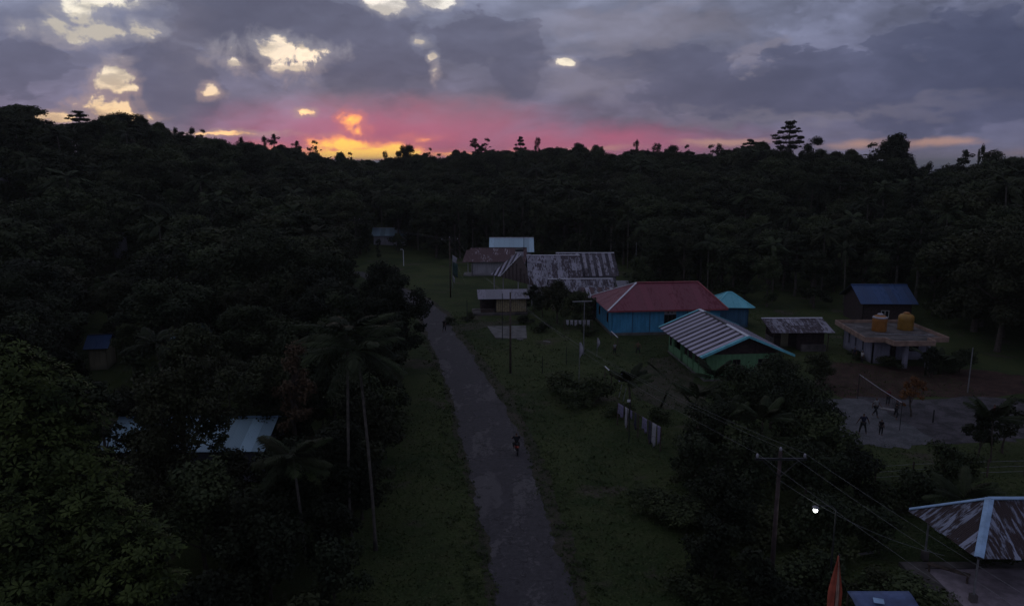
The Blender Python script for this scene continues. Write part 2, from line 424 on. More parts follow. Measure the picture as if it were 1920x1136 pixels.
def clip(poly, ax, val, keep_less):
    out = []; n = len(poly)
    for i in range(n):
        a, b = poly[i], poly[(i + 1) % n]
        ina = (a[ax] <= val) if keep_less else (a[ax] >= val); inb = (b[ax] <= val) if keep_less else (b[ax] >= val)
        if ina: out.append(a)
        if ina != inb:
            t = (val - a[ax]) / (b[ax] - a[ax]); out.append((a[0] + t * (b[0] - a[0]), a[1] + t * (b[1] - a[1])))
    return out


def area(p): return abs(sum(p[i][0] * p[(i + 1) % len(p)][1] - p[(i + 1) % len(p)][0] * p[i][1] for i in range(len(p)))) / 2


def roof_face(roof, pts, mats, cw=0.9, rh=2.0, th=0.02, lift=0.05, jag=0.0):
    """cover a planar roof face (first edge is the eave) with separate sheets, clipped to its outline"""
    pts = [Vector(p) for p in pts]
    U = (pts[1] - pts[0]).normalized(); nn = U.cross(pts[2] - pts[1] if len(pts) > 3 else pts[2] - pts[0]).normalized()
    if nn.z < 0: nn = -nn
    V = nn.cross(U)
    if (pts[2] - pts[0]).dot(V) < 0: V = -V
    o = pts[0]; q = [((p - o).dot(U), (p - o).dot(V)) for p in pts]
    u0, u1 = min(a[0] for a in q), max(a[0] for a in q); v1 = max(a[1] for a in q)
    nu = max(1, round((u1 - u0) / cw)); nv = max(1, round(v1 / rh)); du = (u1 - u0) / nu; dv = v1 / nv
    for i in range(nu):
        for j in range(nv):
            a = u0 + i * du; b = j * dv
            lo = b - (random.uniform(0, jag) if j == 0 else 0)
            c = [(x, y) for x, y in q]
            if j == 0 and jag:
                c = [(x, y - (jag if y < 0.01 else 0)) for x, y in c]
            c = clip(c, 0, a + 0.005, False)
            if c: c = clip(c, 0, a + du - 0.005, True)
            if c: c = clip(c, 1, lo, False)
            if c: c = clip(c, 1, b + dv + 0.03, True)
            if not c or len(c) < 3 or area(c) < 0.02: continue
            off = lift + 0.012 * (j % 2) + random.uniform(0, 0.004)
            P3 = [o + U * x + V * y + nn * off for x, y in c]
            mb = MB(); mb.prism(P3, nn, th)
            mm = mats[(i + (j if len(mats) > 2 else 0)) % len(mats)]
            me = mesh('roof_sheet', mb, mm)
            uvl = me.uv_layers.new(name='UVMap')
            for lp in me.loops:
                d = me.vertices[lp.vertex_index].co - o
                uvl.data[lp.index].uv = (d.dot(U), d.dot(V))
            link('roof_sheet', me, roof)


def cap(parent, a, b, m, wd=0.3, th=0.05, name='ridge_cap'):
    a, b = Vector(a), Vector(b); mb = MB(); d = (b - a).normalized(); s = d.cross(Vector((0, 0, 1))).normalized() * wd / 2
    up = s.cross(d).normalized()
    if up.z < 0: up = -up
    dn = up * -wd * 0.16
    pa = [a - s + dn, a, a + s + dn, a + s + dn + up * th, a + up * th, a - s + dn + up * th]; k = len(pa)
    vs = pa + [p + (b - a) for p in pa]
    mb.add(vs, [(0, 1, 2, 3, 4, 5), (11, 10, 9, 8, 7, 6)] + [(i, (i + 1) % 6, (i + 1) % 6 + 6, i + 6) for i in range(6)])
    return part(name, mb, m, parent)


def wall_run(parent, a, b, h, m, holes=(), th=0.15, z0=0.0, name='wall'):
    """wall from a to b (local xy) with rectangular openings (s0, s1, z0, z1); returns the frame axes"""
    a, b = Vector((a[0], a[1], 0)), Vector((b[0], b[1], 0)); L = (b - a).length; d = (b - a) / L
    nrm = Vector((d.y, -d.x, 0)); ang = atan2(d.y, d.x)
    mb = MB()
    def blk(s0, s1, q0, q1):
        if s1 - s0 > 0.01 and q1 - q0 > 0.01:
            c = a + d * (s0 + s1) / 2 - nrm * th / 2
            mb.box((c.x, c.y, (q0 + q1) / 2), (s1 - s0, th, q1 - q0), ang)
    cur = 0.0
    for s0, s1, q0, q1 in sorted(holes):
        blk(cur, s0, z0, h); blk(s0, s1, z0, q0); blk(s0, s1, q1, h); cur = s1
    blk(cur, L, z0, h)
    wl = part(name, mb, m, parent)
    return a, d, nrm, ang, wl


def window(parent, run, s0, s1, z0, z1, fm='frame_white', gm='glass', nx=2, ft=0.07):
    a, d, nrm, ang, wl = run
    fb = MB(); c = a + d * (s0 + s1) / 2 + nrm * 0.015
    fb.box((c.x, c.y, z0 + ft / 2), (s1 - s0, 0.09, ft), ang); fb.box((c.x, c.y, z1 - ft / 2), (s1 - s0, 0.09, ft), ang)
    for k in range(nx + 1):
        t = s0 + ft / 2 + (s1 - s0 - ft) * k / nx; e = a + d * t + nrm * 0.012
        fb.box((e.x, e.y, (z0 + z1) / 2), (ft, 0.085, z1 - z0 - 2 * ft), ang)
    f = part('window', fb, fm, parent)
    pb = MB(); c = a + d * (s0 + s1) / 2 - nrm * 0.06
    pb.box((c.x, c.y, (z0 + z1) / 2), (s1 - s0 - 0.01, 0.02, z1 - z0 - 0.01), ang)
    part('pane', pb, gm, f)


def door(parent, run, s0, s1, z1, m='wood_dark'):
    a, d, nrm, ang, wl = run
    c = a + d * (s0 + s1) / 2 - nrm * 0.05; mb = MB(); mb.box((c.x, c.y, z1 / 2), (s1 - s0 - 0.01, 0.05, z1 - 0.01), ang)
    o = part('door', mb, m, parent)
    h = a + d * (s1 - 0.12) - nrm * 0.01; part('handle', MB().box((h.x, h.y, z1 * 0.48), (0.03, 0.05, 0.14), ang), 'metal', o)


def roof_base(parent, faces, m='dark', th=0.04):
    mb = MB()
    for f in faces:
        n = (Vector(f[1]) - Vector(f[0])).cross(Vector(f[2]) - Vector(f[0])).normalized()
        if n.z < 0: n = -n
        mb.prism(f, n, th)
    return part('roof', mb, m, parent)


# ------------------------------------------------------------------ terrain
SKY = [(-400, 215), (-200, 200), (0, 198), (60, 208), (110, 234), (150, 228), (190, 226), (225, 212), (270, 225), (300, 232), (340, 246), (400, 256), (450, 264), (510, 268),
       (560, 276), (600, 284), (640, 294), (700, 297), (760, 288), (800, 286), (850, 286), (900, 276), (960, 280), (1010, 276), (1060, 276),
       (1100, 276), (1150, 280), (1200, 280), (1240, 282), (1300, 285), (1350, 281), (1400, 272), (1440, 272), (1500, 272), (1530, 272),
       (1590, 288), (1640, 284), (1680, 285), (1705, 300), (1725, 322), (1745, 322), (1765, 312), (1800, 302), (1870, 288), (1920, 298), (2100, 290), (2400, 280)]


def lerp(tab, x):
    if x <= tab[0][0]: return tab[0][1]
    for (a, b), (c, d) in zip(tab, tab[1:]):
        if x <= c: return b + (d - b) * (x - a) / (c - a)
    return tab[-1][1]


RID = [(-400, 225), (0, 235), (300, 255), (600, 310), (800, 330), (1200, 300), (1500, 250), (1700, 235), (1920, 225), (2400, 220)]
TREE_H = 13.0


def ss(t): t = max(0.0, min(1.0, t)); return t * t * (3 - 2 * t)


def ground_z(x, y):
    if y < 20: return 0.0
    px = 960 + 1000 * 1.371 * x / (y * 0.985 + 2); px = max(-400, min(2400, px))
    R = lerp(RID, px); r = sqrt(x * x + y * y)
    top = CH + (303 - lerp(SKY, px)) / FPX * R - TREE_H
    r0 = lerp([(-400, 95), (300, 110), (700, 150), (900, 172), (1150, 150), (1500, 130), (1900, 95)], px)
    z = top * ss((r - r0) / (R - r0)) ** 1.1
    if r > R + 15: z -= (r - R - 15) * 0.16
    return max(z, -40)


def undul(x, y): return 0.12 * sin(x * 0.31 + 1.2 * sin(y * 0.17)) + 0.1 * sin(y * 0.23 + x * 0.11)


gx = np.unique(np.concatenate([np.arange(-600, -80, 14.0), np.arange(-80, 80.1, 4.0), np.arange(94, 620, 14.0)]))
gy = np.unique(np.concatenate([np.arange(-300, 0, 25.0), np.arange(0, 180, 4.0), np.arange(180, 620, 9.0)]))
gm = MB()
for yy in gy:
    for xx in gx:
        z = ground_z(xx, yy)
        if yy > 150: z += 1.2 * undul(xx * .4, yy * .4)
        gm.v.append((xx, yy, z))
nx_ = len(gx)
gm.f = [(j * nx_ + i, j * nx_ + i + 1, (j + 1) * nx_ + i + 1, (j + 1) * nx_ + i) for j in range(len(gy) - 1) for i in range(nx_ - 1)]


def ground_mat():
    m, n, b = base_mat('ground_grass')
    co = n.node('ShaderNodeTexCoord').outputs['Object']
    a, _ = n.noise(co, 0.09, 6, 0.6, 0.5); c, _ = n.noise(co, 0.9, 8, 0.7, 0.3); e, _ = n.noise(co, 7.0, 5, 0.7)
    k1, _ = n.noise(n.v('ADD', co, (40, 13, 0)), 0.16, 7, 0.62, 0.6)
    g = n.mix(n.step(a, 0.36, 0.64), (0.026, 0.042, 0.014), (0.058, 0.074, 0.026))
    g = n.mix(n.m('MULTIPLY', n.step(c, 0.4, 0.7), 0.5), g, (0.070, 0.068, 0.032))
    soil = n.mix(n.step(c, 0.35, 0.65), (0.055, 0.042, 0.035), (0.098, 0.078, 0.066))
    g = n.mix(n.m('MULTIPLY', n.step(k1, 0.57, 0.68), 0.8), g, soil)
    g = n.mix(1.0, g, n.step(e, 0.25, 0.75, 0.6, 1.35), 'MULTIPLY')
    n.put(b, 'Base Color', g); b.inputs['Roughness'].default_value = 0.95; b.inputs['Specular IOR Level'].default_value = 0.1
    bp = n.node('ShaderNodeBump'); n.put(bp, 'Height', n.m('ADD', e, n.m('MULTIPLY', c, 2.0))); bp.inputs['Distance'].default_value = 0.12
    bp.inputs['Strength'].default_value = 0.7; n.nt.links.new(bp.outputs[0], b.inputs['Normal'])
    return m


M['ground'] = ground_mat()
ground = part('ground', gm, 'ground', smooth=True); tag(ground, kind='structure')


def sea_mat():
    m, n, b = base_mat('sea_water'); co = n.node('ShaderNodeTexCoord').outputs['Object']
    f, _ = n.noise(co, 0.05, 6, 0.6)
    b.inputs['Base Color'].default_value = (0.02, 0.03, 0.05, 1); b.inputs['Roughness'].default_value = 0.35
    bp = n.node('ShaderNodeBump'); n.put(bp, 'Height', f); bp.inputs['Strength'].default_value = 0.3; n.nt.links.new(bp.outputs[0], b.inputs['Normal'])
    return m


M['sea'] = sea_mat()
sea_mb = MB(); ringn = 96
sea_mb.v = [(0, 0, -14.0)] + [(60000 * cos(2 * pi * i / ringn), 60000 * sin(2 * pi * i / ringn), -14.0) for i in range(ringn)]
sea_mb.f = [(0, i + 1, (i + 1) % ringn + 1) for i in range(ringn)]
tag(part('sea', sea_mb, 'sea'), kind='structure')

# road: left and right edge read along its length (world metres)
RL = [(-3.0, -60), (-1.6, 0), (-0.9, 20), (-0.75, 33.4), (-1.13, 37.2), (-1.83, 42.1), (-2.79, 48.3), (-3.89, 54.8), (-5.42, 64.5), (-7.26, 75), (-9.3, 84), (-11.6, 95), (-13.6, 105.5), (-17, 116), (-23, 130), (-30.5, 144), (-40, 160), (-52, 180)]
RR = [(0.9, -60), (2.4, 0), (3.0, 20), (3.1, 33.4), (2.82, 37.2), (2.32, 42.1), (1.69, 48.3), (1.06, 54.8), (-0.74, 64.5), (-2.95, 75), (-5.0, 84), (-7.8, 95), (-9.8, 105.5), (-13.2, 116), (-19.5, 129), (-27, 142), (-36, 157), (-48, 177)]


def edge(tab, t):
    i = min(int(t), len(tab) - 2); f = t - i; a, b = tab[i], tab[i + 1]
    return a[0] + (b[0] - a[0]) * f, a[1] + (b[1] - a[1]) * f


def strip(wl, wr, z, jit, seed):
    rng = random.Random(seed); mb = MB(); K = (len(RL) - 1) * 24; cols = 6; jl = jr = 0
    for k in range(K + 1):
        t = k / 24; l = Vector(edge(RL, t)); r = Vector(edge(RR, t)); d = (r - l).normalized()
        jl = jl * 0.72 + rng.uniform(-jit, jit); jr = jr * 0.72 + rng.uniform(-jit, jit)
        l2 = l - d * (wl + jl); r2 = r + d * (wr + jr)
        for c in range(cols + 1):
            p = l2 + (r2 - l2) * c / cols; mb.v.append((p.x, p.y, ground_z(p.x, p.y) + z))
    mb.f = [(k * (cols + 1) + c, k * (cols + 1) + c + 1, (k + 1) * (cols + 1) + c + 1, (k + 1) * (cols + 1) + c) for k in range(K) for c in range(cols)]
    return mb


def road_mat():
    m, n, b = base_mat('worn_asphalt'); co = n.node('ShaderNodeTexCoord').outputs['Object']
    a, _ = n.noise(n.v('MULTIPLY', co, (1, 0.35, 1)), 0.5, 7, 0.65, 0.8); c, _ = n.noise(co, 3.0, 8, 0.7); e, _ = n.noise(co, 30, 4, 0.7)
    v = n.node('ShaderNodeTexVoronoi'); n.put(v, 'Vector', n.v('ADD', n.v('MULTIPLY', co, (1, 0.5, 1)), n.v('MULTIPLY', n.noise(co, 1.5, 4)[1], (1.2, 1.2, 0)))); v.inputs['Scale'].default_value = 0.42
    g = n.mix(n.step(c, 0.3, 0.7), (0.047, 0.043, 0.046), (0.070, 0.064, 0.069))
    g = n.mix(n.m('MULTIPLY', n.step(n.m('ADD', n.m('MULTIPLY', a, .7), n.m('MULTIPLY', c, .3)), 0.54, 0.58), 0.6), g, (0.125, 0.115, 0.116))
    g = n.mix(n.m('MULTIPLY', n.step(n.m('FRACT', n.m('MULTIPLY', sepx(n, v.outputs['Color']), 3.3)), 0.84, 0.87), 0.5), g, (0.120, 0.110, 0.112))
    g = n.mix(n.m('MULTIPLY', n.step(a, 0.42, 0.36), 0.6), g, (0.046, 0.040, 0.045))
    ck = n.node('ShaderNodeTexVoronoi', feature='DISTANCE_TO_EDGE'); n.put(ck, 'Vector', n.v('ADD', co, n.v('MULTIPLY', n.noise(co, 2.2, 5)[1], (1.4, 1.4, 0)))); ck.inputs['Scale'].default_value = 0.55
    g = n.mix(n.m('MULTIPLY', n.step(ck.outputs[0], 0.035, 0.0), n.m('MULTIPLY', n.step(a, 0.42, 0.55), 0.75)), g, (0.022, 0.020, 0.020))
    g = n.mix(n.m('MULTIPLY', n.step(c, 0.60, 0.68), 0.5), g, (0.085, 0.072, 0.060))
    g = n.mix(1.0, g, n.step(e, 0.2, 0.8, 0.7, 1.3), 'MULTIPLY')
    n.put(b, 'Base Color', g); b.inputs['Roughness'].default_value = 0.85; b.inputs['Specular IOR Level'].default_value = 0.25
    bp = n.node('ShaderNodeBump'); n.put(bp, 'Height', n.m('ADD', c, e)); bp.inputs['Distance'].default_value = 0.03; bp.inputs['Strength'].default_value = 0.6
    n.nt.links.new(bp.outputs[0], b.inputs['Normal']); return m


def soil_mat(name, c1, c2):
    m, n, b = base_mat(name); co = n.node('ShaderNodeTexCoord').outputs['Object']
    c, _ = n.noise(co, 0.8, 8, 0.7, 0.4); e, _ = n.noise(co, 9, 5, 0.7)
    g = n.mix(n.step(c, 0.35, 0.65), c1, c2); g = n.mix(1.0, g, n.step(e, 0.2, 0.8, 0.6, 1.4), 'MULTIPLY')
    n.put(b, 'Base Color', g); b.inputs['Roughness'].default_value = 0.95; b.inputs['Specular IOR Level'].default_value = 0.1
    bp = n.node('ShaderNodeBump'); n.put(bp, 'Height', n.m('ADD', c, e)); bp.inputs['Distance'].default_value = 0.06; n.nt.links.new(bp.outputs[0], b.inputs['Normal'])
    return m


M['road'] = road_mat()
M['soil'] = soil_mat('verge_soil', (0.036, 0.040, 0.024), (0.068, 0.058, 0.044))
M['gravel'] = soil_mat('gravel_yard', (0.045, 0.042, 0.044), (0.100, 0.090, 0.098))
M['court'] = soil_mat('pale_court', (0.080, 0.083, 0.086), (0.135, 0.130, 0.140))
M['redsoil'] = soil_mat('red_brown_soil', (0.040, 0.024, 0.020), (0.070, 0.042, 0.034))
tag(part('road_verge', strip(0.45, 1.0, 0.014, 0.16, 3), 'soil', smooth=True), kind='structure')
tag(part('road', strip(0.0, 0.0, 0.024, 0.15, 5), 'road', smooth=True), kind='structure')


def patch(name, pts, z, m, jit=0.35, seed=1, sub=7, kind='structure', label=None, cat=None):
    rng = random.Random(seed); out = []
    n = len(pts)
    for i in range(n):
        a, b = Vector(pts[i]), Vector(pts[(i + 1) % n])
        for k in range(sub):
            p = a + (b - a) * k / sub; out.append((p.x + rng.uniform(-jit, jit), p.y + rng.uniform(-jit, jit)))
    cx = sum(p[0] for p in out) / len(out); cy = sum(p[1] for p in out) / len(out)
    mb = MB(); mb.v = [(cx, cy, z)] + [(a, b, z) for a, b in out]; k = len(out)
    mb.f = [(0, i + 1, (i + 1) % k + 1) for i in range(k)]
    o = part(name, mb, m); tag(o, label, cat, kind=kind); return o


patch('red_soil_yard', [(30, 70), (36, 79), (52, 76), (56, 69), (44, 67), (32, 66.5)], 0.012, 'redsoil', 0.6, 4)
patch('gravel_yard', [(31.6, 55.4), (32.7, 66.6), (48, 66.8), (47, 57), (40, 55.5)], 0.016, 'gravel', 0.6, 2)
patch('court', [(26.3, 55.2), (27.6, 66.0), (33.5, 66.6), (34, 55.8), (31, 54.2)], 0.022, 'court', 0.3, 6)
patch('dirt_track', [(-9.6, 96), (-7, 99), (-2, 101), (3, 102), (3, 100), (-2, 97.8), (-6, 95)], 0.012, 'soil', 0.4, 8)
patch('bare_lawn', [(12, 66), (15, 80), (18.6, 82), (19.4, 70), (17, 60)], 0.010, 'soil', 0.9, 9)

# ------------------------------------------------------------------ buildings


def school():
    A = Vector((12.9, 92.3)); rz = radians(5.5)
    t = thing('school_building', (A.x, A.y, 0), 'long blue-walled building with a maroon hipped roof beside the lawn', 'building', rz)
    Wd, D, h, hr, ov = 14.4, 9.6, 3.25, 6.0, 0.75
    part('plinth', MB().span((-0.12, -0.12, 0), (Wd + .12, D + .12, 0.32)), 'plinth', t)
    fr = wall_run(t, (0, 0), (Wd, 0), h, 'wall_blue', [(6.9, 8.5, 1.35, 2.62), (11.6, 12.9, 1.35, 2.62), (13.2, 14.0, 0.32, 2.4)], z0=0.32)
    lf = wall_run(t, (0, D), (0, 0), h, 'wall_blue', [(1.8, 2.6, 1.3, 2.5), (6.8, 7.6, 1.3, 2.5)], z0=0.32)
    wall_run(t, (Wd, 0), (Wd, D), h, 'wall_blue', z0=0.32); wall_run(t, (Wd, D), (0, D), h, 'wall_blue', z0=0.32)
    window(t, fr, 6.9, 8.5, 1.35, 2.62, 'wood_dark', 'glass', 3); window(t, fr, 11.6, 12.9, 1.35, 2.62, 'wood_dark', 'glass', 2)
    window(t, lf, 1.8, 2.6, 1.3, 2.5, 'wood_dark', 'glass', 1); window(t, lf, 6.8, 7.6, 1.3, 2.5, 'wood_dark', 'glass', 1)
    door(t, fr, 13.2, 14.0, 2.4)
    for s in (7.7, 12.25):
        pn = part('vent_panel', MB().box((s, -0.03, 2.88), (1.55, 0.06, 0.44)), 'wall_white', t)
        for q in (-0.4, 0.1): part('vent_hole', MB().box((s + q + .1, -0.065, 2.9), (0.2, 0.03, 0.16)), 'dark', pn)
    for s in (2.7, 5.0, 10.0): part('pilaster', MB().box((s, -0.025, 1.78), (0.1, 0.05, 2.9)), 'wall_bluegrey', t)
    part('eave_soffit', MB().span((-ov + .05, -ov + .05, h + 0.0), (Wd + ov - .05, D + ov - .05, h + 0.05)), 'wood_dark', t)
    x0, x1, y0, y1, yc = -ov, Wd + ov, -ov, D + ov, D / 2
    e = h + 0.04; r0, r1 = 4.4, Wd - 1.5
    A_, B_, C_, D_ = (x0, y0, e), (x1, y0, e), (x1, y1, e), (x0, y1, e); E_, F_ = (r0, yc, hr), (r1, yc, hr)
    fs = [[A_, B_, F_, E_], [C_, D_, E_, F_], [D_, A_, E_], [B_, C_, F_]]
    rf = roof_base(t, fs)
    for f in fs: roof_face(rf, f, ['tin_red'], 0.9, 6.5, lift=0.045)
    cap(rf, Vector(A_) + Vector((0, 0, .13)), Vector(E_) + Vector((0, 0, .13)), 'cap_white', 0.24, name='hip_cap')
    cap(rf, Vector(D_) + Vector((0, 0, .13)), Vector(E_) + Vector((0, 0, .13)), 'cap_white', 0.2, name='hip_cap')
    cap(rf, Vector(E_) + Vector((0, 0, .14)), Vector(F_) + Vector((0, 0, .14)), 'cap_red', 0.4)
    cap(rf, Vector(B_) + Vector((0, 0, .13)), Vector(F_) + Vector((0, 0, .13)), 'cap_red', 0.3, name='hip_cap')
    part('fascia', MB().box((Wd / 2, y0 - .02, e + .02), (x1 - x0, .04, .2)), 'cap_red', t)


def hip_box(name, label, loc, rz, Wd, D, h, hr, ov, wallm, roofm, capm, inset=None, cw=.9, rh=2.2, holes=(), cat='house', win=(), jag=0.0):
    t = thing(name, loc, label, cat, rz)
    fr = wall_run(t, (0, 0), (Wd, 0), h, wallm, holes); lf = wall_run(t, (0, D), (0, 0), h, wallm)
    wall_run(t, (Wd, 0), (Wd, D), h, wallm); wall_run(t, (Wd, D), (0, D), h, wallm)
    for s0, s1, q0, q1 in holes:
        if q0 > 0.1: window(t, fr, s0, s1, q0, q1, 'frame_white', 'glass', 2)
        else: door(t, fr, s0, s1, q1)
    x0, x1, y0, y1, yc = -ov, Wd + ov, -ov, D + ov, D / 2; e = h + 0.04
    i = (D / 2) if inset is None else inset
    A_, B_, C_, D_ = (x0, y0, e), (x1, y0, e), (x1, y1, e), (x0, y1, e)
    E_, F_ = (x0 + i, yc, hr), (x1 - i, yc, hr)
    fs = [[A_, B_, F_, E_], [C_, D_, E_, F_]]
    if i > 0.01: fs += [[D_, A_, E_], [B_, C_, F_]]
    rf = roof_base(t, fs)
    for f in fs: roof_face(rf, f, roofm, cw, rh, jag=jag)
    z = Vector((0, 0, .12)); cap(rf, Vector(E_) + z, Vector(F_) + z, capm)
    if i > 0.01:
        for a, b in ((A_, E_), (D_, E_), (B_, F_), (C_, F_)): cap(rf, Vector(a) + z, Vector(b) + z, capm, .2, name='hip_cap')
    else:
        for xx in (0.0, Wd):
            sgn = 0.0 if xx == 0 else -.15
            part('gable', MB().prism([(xx + sgn, 0.02, h), (xx + sgn, D - .02, h), (xx + sgn, D / 2, hr - .12)], (1, 0, 0), .15), wallm, t)
    return t


def green_house():
    A = Vector((19.75, 72.2)); rz = radians(6.0)
    t = thing('green_hall', (A.x, A.y, 0), 'green-walled open-sided hall under a roof striped in pale and dark sheets', 'building', rz)
    Wd, D, h, hr = 8.0, 11.8, 2.75, 4.75
    x0, x1, y0, y1, xc = -0.95, Wd + 0.95, -1.1, D + 1.1, Wd / 2
    part('floor_slab', MB().span((-0.1, -0.1, 0), (Wd + .1, D + .1, 0.14)), 'plinth', t)
    # long left side: half walls with open bays
    lf = wall_run(t, (0, D), (0, 0), h, 'wall_green', [(0.55, 1.05, 1.0, 2.3), (1.9, 4.3, 1.15, 2.6), (4.45, 5.05, 0.14, 2.6), (5.2, 8.2, 1.15, 2.6), (8.4, 11.5, 1.15, 2.6)], z0=0.14)
    gbl = wall_run(t, (0, 0), (Wd, 0), h, 'wall_green', [(2.9, 3.7, 1.0, 2.2), (5.6, 6.5, 1.0, 2.2)], z0=0.14)
    window(t, gbl, 2.9, 3.7, 1.0, 2.2, 'wood_dark'); window(t, gbl, 5.6, 6.5, 1.0, 2.2, 'wood_dark')
    wall_run(t, (Wd, 0), (Wd, D), h, 'wall_green', z0=0.14); wall_run(t, (Wd, D), (0, D), h, 'wall_green', z0=0.14)
    window(t, lf, 0.55, 1.05, 1.0, 2.3, 'wood_dark', 'glass', 1)
    for s in (1.75, 4.37, 5.12, 6.7, 8.3, 10.0): part('post', MB().box((-0.02, D - s, 1.4), (0.10, 0.10, 2.6)), 'wall_green', t)
    part('inner_wall', MB().span((0.9, 0.4, 0.14), (1.0, D - .4, 2.7)), 'wood_dark', t)
    part('ceiling', MB().span((0.16, 0.16, 2.66), (Wd - .16, D - .16, 2.72)), 'wood_dark', t)
    part('gable', MB().prism([(0.02, 0.0, h), (Wd - .02, 0.0, h), (xc, 0.0, hr - .2)], (0, 1, 0), .12), 'wood_dark', t)
    part('gable', MB().prism([(0.02, D - .12, h), (Wd - .02, D - .12, h), (xc, D - .12, hr - .2)], (0, 1, 0), .12), 'wood_dark', t)
    e = h - 0.05
    L = [(x0, y1, e), (x0, y0, e), (xc, y0, hr), (xc, y1, hr)]; R = [(x1, y0, e), (x1, y1, e), (xc, y1, hr), (xc, y0, hr)]
    rf = roof_base(t, [L, R])
    roof_face(rf, L, ['tin_stripe_dark', 'tin_stripe_pale'], 0.60, 8)
    roof_face(rf, R, ['tin_stripe_pale', 'tin_stripe_dark'], 0.60, 8)
    z = Vector((0, 0, .13))
    cap(rf, Vector((xc, y0, hr)) + z, Vector((xc, y0 + 5.6, hr)) + z, 'cap_white', .42)
    cap(rf, Vector((xc, y1 - 1.6, hr)) + z, Vector((xc, y1, hr)) + z, 'cap_white', .42)
    cap(rf, Vector((xc, y0 + 5.6, hr)) + z * .8, Vector((xc, y1 - 1.6, hr)) + z * .8, 'tin_stripe_dark' if False else 'metal_dark', .3)
    for yy in (y0 - .02, y1 + .02):
        for xe in (x0, x1):
            a, b = Vector((xe, yy, e + .06)), Vector((xc, yy, hr + .08)); d = b - a; sd = -1 if yy < 0 else 1
            mb = MB(); mb.prism([a - Vector((0, 0, .14)), b - Vector((0, 0, .14)), b + Vector((0, 0, .06)), a + Vector((0, 0, .06))], (0, sd, 0), .05)
            # flat flashing lying on top of the verge
            nrm = Vector((-d.z, 0, d.x)).normalized(); nrm = nrm if nrm.z > 0 else -nrm
            q = Vector((0, -sd * .30, 0)); a2, b2 = a + nrm * .075, b + nrm * .075
            mb.prism([a2, b2, b2 + q, a2 + q], nrm, .025)
            part('verge_board', mb, 'cyan_trim', rf)


def mono(name, label, loc, rz, Wd, D, zf, zb, ov, roofm, cw, rh, cat='shed', jag=0.0, walls=True, wallm='wood_dark'):
    t = thing(name, loc, label, cat, rz)
    f = [(-ov, -ov, zf), (Wd + ov, -ov, zf), (Wd + ov, D + ov, zb), (-ov, D + ov, zb)]
    rf = roof_base(t, [f], 'wood_dark'); roof_face(rf, f, roofm, cw, rh, jag=jag)
    for x in (0.05, Wd - .05):
        for y, z in ((0.05, zf), (D - .05, zb)): part('post', MB().box((x, y, (z - .12) / 2 + .0), (.1, .1, z - .12)), 'wood', t)
    return t


def shed():
    t = mono('tin_shed', 'low open shed with pale rusty patched tin roof beside the tank building', (30.9, 84.0, 0), radians(1.5), 6.6, 2.7, 2.35, 3.3, 0.45, ['tin_white'], 1.0, 1.8, jag=0.1)
    part('wall', MB().span((0.1, 2.62, 0), (6.5, 2.72, 3.1)), 'wood_dark', t); part('wall', MB().span((3.2, 1.0, 0), (6.5, 1.1, 2.4)), 'wood_dark', t)
    part('wall', MB().span((0.0, 0.1, 0), (0.08, 2.6, 1.6)), 'concrete_dark', t)
    part('counter', MB().span((3.4, -0.05, 0), (6.3, 0.35, 0.8)), 'concrete_dark', t)
    part('door', MB().span((1.9, 2.54, 0), (2.8, 2.6, 2.0)), 'wall_cream', t)
    cap(t, (-.45, 3.15, 3.42), (7.05, 3.15, 3.42), 'cap_white', .22)


